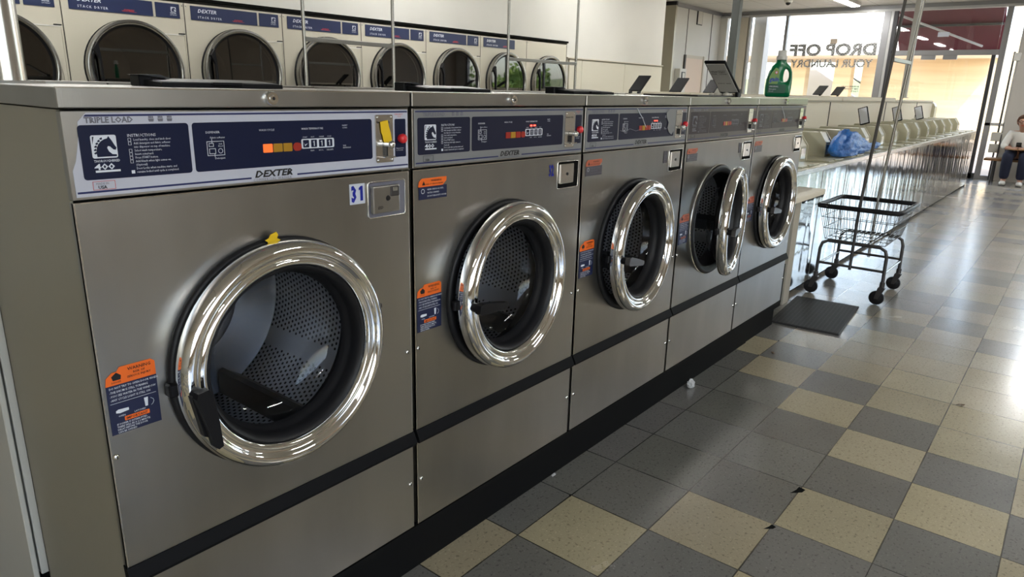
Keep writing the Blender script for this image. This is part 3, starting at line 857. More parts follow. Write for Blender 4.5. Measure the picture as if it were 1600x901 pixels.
        mb.text('OPEN', x+0.013, z0+0.0295, 0.0042, 'ink_white', y); mb.text('LATCHED', x+0.038, z0+0.0300, 0.0042, 'ink_white', y)
        mb.tube([(x+0.066, y, z0+0.047), (x+0.070, y, z0+0.044), (x+0.071, y, z0+0.040), (x+0.069, y, z0+0.036), (x+0.066, y, z0+0.034)], 0.0004, 'ink_white', 5)
        mb.prism(rrect(x+0.022, x+0.062, z0+0.0205, z0+0.0280, 0.001), 'y', y, y+0.0003, og)
        mb.text('IMPORTANT', x+0.024, z0+0.0220, 0.0062, 'ink_black', y-0.0005, bold=0.012)
        for q, s_ in enumerate(('IF POWER IS INTERRUPTED,', 'THERE WILL BE A 2-3 MINUTE', 'DELAY BEFORE THE DOOR', 'CAN BE OPENED')):
            mb.text(s_, x+0.009, z0+0.0155-0.0047*q, 0.0046, 'ink_white', y, sx=0.86, bold=0.006)
    m = MB(); warn_full(m, 0.013, 0.816)
    if k > 1: m.mats = [{'sticker_orange': 'sticker_orange_faded'}.get(q, q) if k > 2 else q for q in m.mats]
    tag(done(m, 'warning_label'), 'orange and navy safety label')
    if top_sticker:
        m = MB(); x = 0.021; y = -0.0012
        og = 'sticker_orange' if k == 1 else 'sticker_orange_faded'; nn = 'sticker_navy' if k == 1 else 'sticker_grey'
        m.prism([(x, 1.161), (x+0.078, 1.161), (x+0.091, 1.171), (x+0.091, 1.180), (x+0.012, 1.180), (x+0.003, 1.173)], 'y', y, y+0.0008, og)
        m.prism(rrect(x+0.002, x+0.092, 1.132, 1.161, 0.001), 'y', y, y+0.0008, nn)
        m.text('WARNING', x+0.040, 1.1715, 0.0070, 'ink_black', y-0.0006, bold=0.01); m.text('RISK OF SERIOUS INJURY', x+0.024, 1.1645, 0.0050, 'ink_black', y-0.0006)
        m.prism([(x+0.012, 1.1645), (x+0.022, 1.1645), (x+0.017, 1.174)], 'y', y-0.0006, y-0.0003, 'ink_black')
        for q, s_ in enumerate(('NEVER OPEN DOOR UNTIL', 'WATER IS DRAINED', 'DO NOT REACH INTO WASHER')): m.text(s_, x+0.028, 1.1525-0.0075*q, 0.0050, 'ink_white' if k == 1 else 'ink_grey', y-0.0006, sx=0.85)
        m.lathe([(0.0055, 0), (0.0045, 0)], 'ink_white', (x+0.014, y-0.0006, 1.151), 'y', 12)
        tag(done(m, 'warning_label'), 'small orange and dark safety label')
    # screws
    for a, c in ((0.014, 0.778), (0.662, 0.778), (0.018, 0.425), (0.664, 0.425)):
        if k == 0 and a > 0.6 and c < 0.5: pass
        m = MB(); m.lathe([(0.0, -0.0045), (0.002, -0.005), (0.005, -0.0035), (0.006, -0.0005)], 'chrome', (a, 0, c), 'y', 12, cut=70)
        m.box(a-0.0006, a+0.0006, -0.0056, -0.0045, c-0.003, c+0.003, 'ink_black')
        done(m, 'screw')
    # door gasket, tub and drum
    m = MB()
    m.lathe([(0.226, -0.0005), (0.2275, -0.007), (0.223, -0.012), (0.214, -0.0125), (0.206, -0.009), (0.200, -0.008), (0.196, -0.002), (0.193, 0.008), (0.191, 0.025), (0.189, 0.045), (0.188, 0.062)], 'black_rubber', (DCX, 0, DCZ), 'y', 72, cut=60)
    if k == 3: m.lathe([(0.2285, -0.0005), (0.2295, -0.004), (0.2265, -0.006)], 'chrome', (DCX, 0, DCZ), 'y', 72)
    done(m, 'door_gasket')
    m = MB()
    m.lathe([(0.188, 0.062), (0.200, 0.060), (0.25, 0.062), (0.256, 0.068)], 'drum_plain', (0, 0, 0), 'y', 64)
    m.lathe([(0.256, 0.068), (0.256, 0.42)], 'drum_perforated', (0, 0, 0), 'y', 96)
    m.lathe([(0.256, 0.42), (0.235, 0.43), (0.15, 0.432), (0.14, 0.425), (0.0, 0.425)], 'drum_plain', (0, 0, 0), 'y', 64)
    for q in range(3):
        a = R(-65 + 120*q + 17*k)
        c_, s_ = math.cos(a), math.sin(a)
        M_ = Matrix(((s_, 0, c_, 0), (0, 1, 0, 0), (-c_, 0, s_, 0), (0, 0, 0, 1)))
        bm = bmesh.new()
        vv = [bm.verts.new(M_ @ Vector(v_)) for v_ in ((-0.035, 0.075, 0.255), (0.035, 0.075, 0.255), (0.006, 0.075, 0.205), (-0.006, 0.075, 0.205), (-0.035, 0.42, 0.255), (0.035, 0.42, 0.255), (0.006, 0.42, 0.205), (-0.006, 0.42, 0.205))]
        for f in ((0, 1, 2, 3), (7, 6, 5, 4), (1, 5, 6, 2), (3, 2, 6, 7), (0, 3, 7, 4)): bm.faces.new([vv[i] for i in f])
        m.from_bm(bm, 'drum_plain')
    dr_ = m.build('drum', t, (0, 0, 0), loc=(DCX, 0, DCZ-DZ))
    # door: hinged on the right
    hx, hy = 0.5665, -0.022
    m = MB(); C = (DCX, 0, DCZ)
    m.lathe([(0.212, -0.012), (0.2205, -0.013), (0.2235, -0.018), (0.2235, -0.036), (0.221, -0.043), (0.214, -0.0495), (0.2065, -0.0525), (0.2005, -0.0505), (0.1965, -0.0450), (0.1935, -0.0415), (0.1900, -0.0412)], 'chrome', C, 'y', 96, cut=60)
    m.lathe([(0.1900, -0.0412), (0.1865, -0.0440), (0.1825, -0.0450), (0.1785, -0.0430), (0.1755, -0.034)], 'chrome', C, 'y', 96, cut=60)
    m.lathe([(0.212, -0.012), (0.182, -0.010), (0.172, -0.004)], 'dull_metal', C, 'y', 64)
    m.box(hx-0.035, hx+0.002, -0.030, -0.010, DCZ-0.050, DCZ-0.038, 'dark_metal', 0.003); m.box(hx-0.035, hx+0.002, -0.030, -0.010, DCZ+0.038, DCZ+0.050, 'dark_metal', 0.003)
    m.box(DCX-0.232, DCX-0.205, -0.016, 0.004 if ang < 0.5 else -0.004, DCZ-0.02, DCZ+0.005, 'black_plastic', 0.003)
    m.v = [(a, bb, c-DZ) for a, bb, c in m.v]
    door = m.build('door', t, (hx, hy, 0), rot=(0, 0, R(ang)))
    def dsub(mb, name):
        mb.v = [(a-hx, bb-hy, c-DZ) for a, bb, c in mb.v]
        return mb.build(name, door)
    m = MB()
    m.lathe([(0.1755, -0.034), (0.173, -0.0365), (0.169, -0.034), (0.163, -0.024), (0.161, -0.012), (0.1605, -0.004), (0.156, 0.000), (0.154, 0.014)], 'black_rubber', C, 'y', 72, cut=60)
    m.lathe([(0.174, -0.008), (0.170, 0.006), (0.164, 0.014), (0.154, 0.016)], 'black_rubber', C, 'y', 48, cut=60)
    dsub(m, 'door_seal')
    m = MB()
    m.lathe([(0.157, 0.004), (0.154, 0.014), (0.146, 0.028), (0.132, 0.041), (0.110, 0.051), (0.08, 0.057), (0.04, 0.060), (0.001, 0.061)], 'door_glass', C, 'y', 72, cut=80)
    dsub(m, 'door_glass')
    m = MB()
    hxx, hzz = DCX-0.2035, DCZ-0.008
    m.tube([(hxx, -0.046, hzz), (hxx, -0.074, hzz)], 0.0115, 'black_plastic', 16)
    L_ = R(lever)
    dx, dz = math.cos(L_), math.sin(L_)
    nx, nz_ = -dz, dx
    P0 = Vector((hxx, 0, hzz))
    outline = [(-0.013, -0.010), (-0.004, -0.0145), (0.03, -0.0125), (0.095, -0.0085), (0.102, -0.003), (0.100, 0.006), (0.05, 0.0115), (0.0, 0.0145), (-0.012, 0.010)]
    m.prism([(P0.x + a*dx + bb*nx, P0.z + a*dz + bb*nz_) for a, bb in outline], 'y', -0.082, -0.066, 'black_plastic' if k < 2 else 'dark_metal')
    if k == 0:
        m.prism([(P0.x + a*dx + (bb+0.018)*nx*-1*-1 - 0.026*nx, P0.z + a*dz + (bb+0.018)*nz_ - 0.026*nz_) for a, bb in [(-0.004, -0.007), (0.075, -0.006), (0.08, 0.0), (0.07, 0.006), (0.0, 0.008)]], 'y', -0.066, -0.052, 'black_plastic')
    dsub(m, 'door_handle')
    if k == 0:
        m = MB()
        m.prism([(0.306, 1.096), (0.314, 1.099), (0.318, 1.105), (0.330, 1.109), (0.334, 1.103), (0.331, 1.097), (0.341, 1.091), (0.334, 1.087), (0.322, 1.089), (0.309, 1.087), (0.312, 1.092)], 'y', -0.0162, -0.0148, 'yellow_tape')
        m.v = [(a, bb, c+0.006) for a, bb, c in m.v]
        tag(done(m, 'tape_scrap'), 'torn yellow tape above the door')
    # soap dispenser lid on top
    if lid == 'closed':
        m = MB()
        m.prism([(0.215, 1.3675), (0.325, 1.3675), (0.325, 1.382), (0.215, 1.3755)], 'x', 0.258, 0.515, 'black_plastic')
        m.prism([(0.220, 1.3760), (0.320, 1.3822), (0.320, 1.3832), (0.220, 1.3772)], 'x', 0.264, 0.509, 'lid_grey')
        m.box(0.250, 0.276, 0.290, 0.33, 1.3675, 1.389, 'black_plastic', 0.002)
        m.prism([(0.245, 1.389), (0.280, 1.385), (0.308, 1.3825), (0.286, 1.390)], 'y', 0.28, 0.33, 'lid_grey')
        m.box(0.355, 0.42, 0.208, 0.222, 1.371, 1.3778, 'black_plastic', 0.002)
        done(m, 'dispenser_lid')
    elif lid == 'open':
        m = MB()
        # hinge on the right, lid lifted and leaning back over the tray
        M_ = Matrix.Translation((0.585, 0.09, 1.388)) @ Matrix.Rotation(R(-58), 4, 'Y')
        m.box(-0.005, 0.005, -0.046, 0.046, 0.0, 0.225, 'black_plastic', 0.003, M=M_)
        m.box(-0.0075, -0.005, -0.039, 0.039, 0.012, 0.213, 'lid_label', M=M_)
        TM = M_ @ Matrix(((0,0,1,-0.0080),(-1,0,0,0.0),(0,1,0,0.0),(0,0,0,1)))
        for s_, a, c, h in (('Wash', -0.034, 0.158, 0.012), ('Soap', -0.034, 0.144, 0.011), ('DETERGENT', -0.004, 0.165, 0.006), ('FABRIC', -0.002, 0.154, 0.009), ('SOFTENER', -0.003, 0.142, 0.007), ('BLEACH', -0.028, 0.075, 0.008), ('RINSE', 0.008, 0.075, 0.008)):
            m.text(s_, 0, 0, h, 'ink_black', M=TM @ Matrix.Translation((a, c, 0)), bold=0.02)
        m.text('', 0, 0, 1, 'ink_black') if False else None
        for yy in (0.055, 0.125): m.box(0.570, 0.605, yy-0.008, yy+0.008, 1.3675, 1.400, 'black_plastic', 0.003)
        done(m, 'dispenser_lid')
        m = MB(); m.box(0.20, 0.60, 0.06, 0.30, 1.3675, 1.374, 'dark_metal', 0.002)
        for q in range(14): m.sphere((0.50+random.random()*0.13, 0.07+random.random()*0.08, 1.376), 0.008+random.random()*0.008, 'lint', (1.4, 1.2, 0.8), 1)
        done(m, 'dispenser_tray')
    return t

def dec_fix(o): pass

w1 = washer(0, 'front loading washer numbered 31, bright white control decal, yellow tape on its coin slot', 0.4, -80, 'new', '31', tape=True, top_sticker=False)
w2 = washer(1, 'front loading washer numbered 32 with grey decal, its round door barely ajar', 2.7, -6, 'old', '32')
w3 = washer(2, 'front loading washer with peeling clear film on its control panel, third from the camera', 4.3, -12, 'old', '33')
w4 = washer(3, 'front loading washer with its round door standing open, fourth in the row', 12.0, 0, 'brown', '34', lid='open')
w5 = washer(4, 'front loading washer at the far end of the row under the green detergent bottle', 1.0, -8, 'brown', None, lid=None)

# the island behind them: machines back to back around a service bulkhead
m = MB(); m.box(-0.003, 3.43, 0.165, 1.86, 0, 0.293, 'plinth_black'); m.box(3.43, 4.32, 0.270, 0.295, 0, 0.293, 'plinth_black'); m.box(3.43, 3.875, 0.170, 0.27, 0, 0.293, 'plinth_black'); m.box(-0.003, 3.43, 0.0, 0.165, 0.280, 0.293, 'plinth_black')
tag(m.build('machine_plinth'), 'black painted plinth under the row of front loaders', 'plinth')
m = MB()
m.box(0.0, 3.41, 0.50, 1.50, 0.296, 1.352, 'wall_offwhite', 0.002)
m.box(-0.006, 3.42, 0.484, 1.516, 1.352, 1.360, 'steel_trim')
m.box(-0.016, -0.005, 0.495, 1.50, 0.0, 1.350, 'wall_offwhite', 0.002)
tag(m.build('service_bulkhead'), 'off white service bulkhead between the two back to back washer rows', 'bulkhead')

# washers of the opposite aisle, seen in the dryer glass and as open lids
def back_washer(k, lid):
    t = dup(w5)
    t.location = (k*PITCH+0.683, 2.0, DZ); t.rotation_euler = (0, 0, PI)
    return t
backs = []
for k in range(9):
    t = back_washer(k, None); backs.append(t)
    t['group'] = 'front loaders facing the dryers'
    if k < 5: t['label'] = 'second row washer facing the dryers, back to back with ' + ['the yellow taped washer', 'the first grey decal washer', 'the washer with peeling film', 'the open door washer', 'the green bottle washer'][k]
    else: t['label'] = 'front loading washer of the second row, %s' % {5: 'lid closed, just beyond the green bottle', 6: 'with the leftmost raised dark lid', 7: 'with the middle raised dark lid', 8: 'with the raised dark lid nearest the grey post'}[k]
    if k in (6, 7, 8):
        # soap lid left standing up, dark underside to the room
        m = MB()
        M_ = Matrix.Translation((0.19, 0.33, 1.378-DZ)) @ Matrix.Rotation(R(180), 4, 'Z') @ Matrix.Rotation(R(52), 4, 'Y')
        m.box(-0.006, 0.006, -0.055, 0.055, 0.012, 0.20, 'black_plastic', 0.003, M=M_)
        m.box(-0.004, 0.02, -0.045, -0.03, -0.008, 0.02, 'black_plastic', M=M_); m.box(-0.004, 0.02, 0.03, 0.045, -0.008, 0.02, 'black_plastic', M=M_)
        m.build('dispenser_lid', t)
m = MB(); m.box(3.45, 6.15, 1.40, 1.86, 0, 0.293, 'plinth_black'); tag(m.build('machine_plinth'), 'black plinth under the far half of the second washer row', 'plinth')

# ================================================================== DRYERS
DW = 0.79
def dryer(k, band=True, coin=True):
    t = thing('stack_dryer', '', 'dryer', (0.667+DW*k, 4.0, 0), 0, 'stacked dryers along the back wall')
    W = DW-0.004
    m = MB()
    plate_with_hole(m, 0, W, 1.0, 1.905, 0.40, 1.44, 0.27, 0.0, 0.02, 'cream_paint')
    plate_with_hole(m, 0, W, 0.08, 0.996, 0.40, 0.52, 0.27, 0.0, 0.02, 'cream_paint')
    m.box(0, W, 0.02, 0.75, 0.08, 0.10, 'cream_paint'); m.box(0, W, 0.03, 0.75, 1.885, 1.905, 'cream_paint')
    m.box(0, 0.01, 0.02, 0.75, 0.08, 1.905, 'cream_paint'); m.box(W-0.01, W, 0.02, 0.75, 0.08, 1.905, 'cream_paint'); m.box(0, W, 0.74, 0.75, 0.08, 1.905, 'cream_dark')
    m.box(0, W, 0.05, 0.74, 0.99, 1.01, 'cream_dark'); m.box(0.02, W-0.02, 0.06, 0.74, 0, 0.08, 'plinth_black')
    m.box(W-0.003, W+0.001, -0.002, 0.01, 1.0, 1.9, 'seam_dark')
    m.build('cabinet', t)
    for z in (1.44, 0.52):
        m = MB()
        # raised side panel with rounded shoulder
        m.prism([(0.755, z-0.36), (W-0.012, z-0.36), (W-0.012, z+0.245), (0.575, z+0.245), (0.64, z+0.205), (0.70, z+0.13), (0.735, z+0.05), (0.748, z-0.05), (0.752, z-0.2)], 'y', -0.006, 0.0, 'cream_paint')
        m.box(0.575, W-0.008, -0.009, -0.004, z+0.245, z+0.250, 'white_plastic')
        m.box(W-0.018, W-0.008, -0.010, 0.0, z-0.36, z+0.25, 'cream_paint', 0.002)
        m.box(W-0.055, W-0.012, -0.011, 0.0, z+0.252, z+0.259, 'ink_black')
        m.build('side_panel', t)
        m = MB(); C = (0.40, 0, z)
        m.lathe([(0.27, 0.0), (0.262, 0.03), (0.25, 0.12), (0.25, 0.65)], 'tub_dark', C, 'y', 40); m.lathe([(0.25, 0.65), (0.0, 0.66)], 'tub_dark', C, 'y', 40)
        m.build('drum', t)
        m = MB()
        m.lathe([(0.318, -0.001), (0.320, -0.012), (0.314, -0.020)], 'black_plastic', C, 'y', 56)
        m.lathe([(0.305, -0.018), (0.316, -0.022), (0.319, -0.034), (0.319, -0.060), (0.316, -0.067), (0.306, -0.070), (0.296, -0.068), (0.290, -0.060)], 'pole_steel', C, 'y', 64, cut=50)
        m.lathe([(0.290, -0.060), (0.284, -0.052), (0.272, -0.047)], 'black_plastic', C, 'y', 56)
        m.lathe([(0.305, -0.018), (0.262, -0.02)], 'black_plastic', C, 'y', 40)
        d = m.build('door', t)
        m = MB(); m.lathe([(0.275, -0.049), (0.2, -0.0495), (0.1, -0.05), (0.001, -0.05)], 'dryer_glass', C, 'y', 56)
        m.build('door_glass', d)
        m = MB()
        m.prism([(0.120, z+0.12), (0.150, z+0.165), (0.162, z+0.07), (0.165, z-0.15), (0.155, z-0.15), (0.150, z+0.06)], 'y', -0.095, -0.07, 'black_plastic')
        m.build('door_handle', d)
    if band:
        m = MB(); m.prism(rrect(0.042 if k else 0.042, 0.566, 1.797, 1.892, 0.004), 'y', -0.004, -0.0005, 'dryer_navy')
        bd = m.build('name_band', t)
        m = MB()
        m.text('DEXTER', 0.092, 1.850, 0.034, 'ink_white', -0.0045, shear=0.3, bold=0.02, sx=1.15)
        m.text('STACK DRYER', 0.092, 1.812, 0.021, 'ink_white', -0.0045, sp=1.45, bold=0.015)
        m.text('EXPRESS', 0.372, 1.813, 0.018, 'ink_red', -0.0045, shear=0.35, bold=0.01)
        m.box(0.36, 0.375, -0.0048, -0.0042, 1.814, 1.816, 'ink_red'); m.box(0.365, 0.455, -0.0048, -0.0042, 1.8105, 1.812, 'ink_red')
        m.build('lettering', bd)
    if coin:
        m = MB(); m.prism(rrect(0.584, 0.752, 1.797, 1.892, 0.003), 'y', -0.004, -0.0005, 'dryer_navy')
        bd = m.build('coin_band', t)
        m = MB(); horse_emblem(m, 0.690, 1.838, 0.036, 0.032, -0.0045, 'ink_white', 'dryer_navy')
        m.text('DEXTER', 0.684, 1.826, 0.0115, 'ink_white', -0.0045, bold=0.02); m.text('LAUNDRY', 0.682, 1.814, 0.0105, 'ink_white', -0.0045)
        m.build('lettering', bd)
    for a in (0.012, W-0.012):
        m = MB(); m.sphere((a, -0.001, 1.885), 0.006, 'dull_metal', (1, .5, 1), 1); m.build('screw', t)
    return t
d0 = dryer(0)
d6 = dryer(6, True, False); d7 = dryer(7, False, False)
names = ['cream stack dryer at the left edge, partly behind the shiny ceiling pipe',
 'cream stack dryer above the top left corner of washer 31, second from the left edge',
 'cream stack dryer right behind the closed soap lid of washer 31',
 'cream stack dryer crossed by the leftmost thin rack pole',
 'cream stack dryer crossed by the rack pole above the gap between washers 31 and 32',
 'cream stack dryer with both navy bands, last before the sunlit ones',
 'cream stack dryer missing its small navy band, beside the end dryer',
 'cream stack dryer at the end of the bank with no navy bands left']
for k in range(8):
    t = d0 if k == 0 else (d6 if k == 6 else (d7 if k == 7 else dup(d0)))
    t.location.x = 0.667+DW*k
    t['label'] = names[k]

from mathutils import noise
# ================================================================== TOP LOADERS
TLP = 0.644
def top_loader():
    t = thing('top_load_washer', '', 'washing machine', (0, 0, 0), 0, 'top load washers down the aisle')
    W = TLP-0.003
    m = MB()
    m.box(0, W, 0.315, 1.0, 0.03, 0.885, 'sage_enamel')
    m.box(0, W, 0.34, 1.0, 0, 0.03, 'plinth_black')
    m.build('cabinet', t)
    m = MB()         # thin sheet steel, dented and rippled along its length
    nx_, nz_ = 44, 12; vv = []; ff = []
    for i in range(nx_+1):
        for j in range(nz_+1):
            x = W*i/nx_; z = 0.03+0.832*j/nz_; e = min(1.0, 6*min(i/nx_, 1-i/nx_))*min(1.0, 5*min(j/nz_, 1-j/nz_)+0.1)
            xx_ = x; d = e*(0.00035*math.sin(xx_*62+1.3*math.sin(z*7)) + 0.0009*math.sin(xx_*29+z*4) + 0.0028*noise.noise(Vector((xx_*5, 1.0, z*3))))
            vv.append((x, 0.3115+d, z))
    for i in range(nx_):
        for j in range(nz_):
            a = i*(nz_+1)+j; ff.append((a, a+nz_+1, a+nz_+2, a+1))
    m.add(vv, ff, 'rippled_steel', True)
    m.box(0, 0.004, 0.309, 0.3155, 0.03, 0.862, 'steel_trim'); m.box(W-0.004, W, 0.309, 0.3155, 0.03, 0.862, 'steel_trim')
    m.build('front_panel', t)
    m = MB()
    m.box(0, W, 0.303, 1.0, 0.862, 0.900, 'sage_enamel', 0.004)
    m.box(0, W, 0.300, 0.306, 0.866, 0.897, 'steel_trim', 0.001)
    m.build('worktop', t)
    m = MB()
    m.box(0.22, W-0.02, 0.34, 0.80, 0.9, 0.910, 'sage_enamel', 0.004)
    m.box(0.36, 0.46, 0.333, 0.352, 0.904, 0.916, 'sage_dark', 0.003)
    m.build('lid', t)
    m = MB()
    prof = [(0.51, 0.9), (0.51, 1.015), (0.565, 1.095), (0.93, 1.095), (0.95, 1.06), (0.95, 0.9)]
    m.prism(prof, 'x', 0.03, 0.20, 'sage_enamel')
    m.prism([(0.503, 0.905), (0.503, 1.018), (0.563, 1.103), (0.575, 1.103), (0.575, 1.09), (0.52, 1.01), (0.52, 0.905)], 'x', 0.024, 0.036, 'sage_enamel')
    m.prism([(0.503, 0.905), (0.503, 1.018), (0.563, 1.103), (0.575, 1.103), (0.575, 1.09), (0.52, 1.01), (0.52, 0.905)], 'x', 0.194, 0.206, 'sage_enamel')
    cs = m.build('console', t)
    m = MB()
    m.box(0.06, 0.17, 0.505, 0.512, 0.92, 1.0, 'steel_trim', 0.001)
    m.build('coin_panel', cs)
    return t
tl0 = top_loader()
for q in range(15):
    k = q-3
    t = tl0 if q == 0 else dup(tl0)
    t.location.x = 5.69+TLP*k
    ordn = ['first', 'second', 'third', 'fourth', 'fifth', 'sixth', 'seventh', 'eighth', 'ninth', 'tenth', 'eleventh']
    if k <= -1: t['label'] = 'sage green top loader %s from the last front loader, mostly hidden behind it' % ordn[k+3]
    elif k == 0: t['label'] = 'sage green top loader whose console stands just left of the blue bag'
    elif k == 1: t['label'] = 'sage green top loader with the blue bag on its lid'
    elif k == 11: t['label'] = 'sage green top loader at the very end of the steel fronted row near the entrance'
    elif k == 10: t['label'] = 'sage green top loader second from the entrance end of its row'
    elif k < 12: t['label'] = 'sage green top loader, %s one beyond the blue bag towards the entrance' % ordn[k-2]
m = MB(); m.box(TLP+0.0, TLP+0.03, 0.31, 1.0, 0, 0.9, 'rippled_steel', 0.002); m.build('side_panel', t)
# three lids left standing
for (xx, nm) in ((8.2, 'open soap lid standing on the consoles, nearest of three'), (9.9, 'open soap lid standing on the consoles, middle of three'), (11.35, 'open soap lid standing on the consoles, farthest of three')):
    t = thing('dispenser_lid', nm, 'lid', (xx, 0.80, 1.095), 0, 'open lids on the top loader consoles')
    m = MB(); M_ = Matrix.Rotation(R(-18), 4, 'X') @ Matrix.Rotation(R(10), 4, 'Y')
    m.box(-0.01, 0.01, -0.050, 0.050, 0.0, 0.19, 'black_plastic', 0.004, M=M_)
    m.build('frame', t)
    m = MB(); m.box(-0.0125, -0.010, -0.040, 0.040, 0.012, 0.180, 'ink_white', M=M_); m.build('liner', t)  # pale liner colour stands in for the reflection on the lid
# divider between the two sides of the top loader island
m = MB()
m.box(3.46, 13.55, 1.02, 1.38, 0, 1.325, 'divider_cream', 0.002)
for xx in (7.55, 10.1, 12.2): m.box(xx, xx+0.012, 1.014, 1.02, 0.9, 1.325, 'seam_dark')
m.box(3.46, 13.5, 1.00, 1.40, 1.325, 1.335, 'wall_beige')
dv = tag(m.build('island_divider'), 'cream divider running down the middle of the top loader island', 'divider')
m = MB()
m.box(4.2, 7.95, 1.01, 1.39, 1.336, 1.384, 'divider_cream', 0.004)
m.box(8.0, 10.6, 1.01, 1.39, 1.336, 1.384, 'divider_cream', 0.004)
m.box(10.65, 13.5, 1.01, 1.39, 1.336, 1.358, 'divider_cream', 0.004)
tag(m.build('pipe_cover'), 'cream pipe cover boards lying along the top of the divider', 'cover')
m = MB()
m.prism([(0.97, 0.9), (0.97, 1.26), (1.0, 1.31), (1.06, 1.335), (1.4, 1.335), (1.4, 0.9)], 'x', 13.551, 13.75, 'sage_enamel')
tag(m.build('end_cap', dv), 'rounded sage end cap')
for (xx, nm) in ((8.02, 'dark soap lid tilted up on the divider top, left of two'), (8.72, 'dark soap lid tilted up on the divider top, right of two')):
    m = MB(); M_ = Matrix.Rotation(R(66), 4, 'Y')
    m.box(-0.005, 0.005, -0.05, 0.05, 0.003, 0.24, 'lid_grey', 0.002, M=M_); m.box(-0.004, 0.012, -0.04, -0.02, -0.004, 0.02, 'black_plastic', M=M_)
    tag(m.build('dispenser_lid', loc=(xx, 1.30, 1.396)), nm, 'lid')
# small folding shelf beside the last front loader
t = thing('side_shelf', 'small cream shelf between the last front loader and the top loaders', 'shelf', (3.45, 0.10, 0))
m = MB(); m.box(0, 1.0, 0.02, 0.195, 0.765, 0.80, 'divider_cream', 0.006, 2); m.build('shelf_board', t)
m = MB(); m.box(0.885, 1.0, 0.160, 0.195, 0.0, 0.765, 'wall_beige', 0.002); m.build('support_panel', t)

# ================================================================== POSTS
def post(x, y, z0, r, mt, label, sq=False, n=20):
    m = MB()
    if sq: m.box(x-r, x+r, y-r, y+r, z0, 3.05, mt, 0.003)
    else: m.tube([(x, y, z0), (x, y, 3.05)], r, mt, n)
    m.box(x-r*1.5, x+r*1.5, y-r*1.5, y+r*1.5, z0, z0+0.01, mt)
    return tag(m.build('support_post'), label, 'post')
post(0.245, 1.02, 1.36, 0.042, 'steel_trim', 'shiny round steel pipe rising from the bulkhead at the left edge', n=28)
post(7.47, 2.1, 0.0, 0.042, 'post_grey', 'dark grey post reaching the ceiling beyond the open dispenser lid', sq=True)
post(12.08, 1.20, 1.384, 0.042, 'post_light', 'pale square post on the divider behind the laundry cart poles', sq=True)

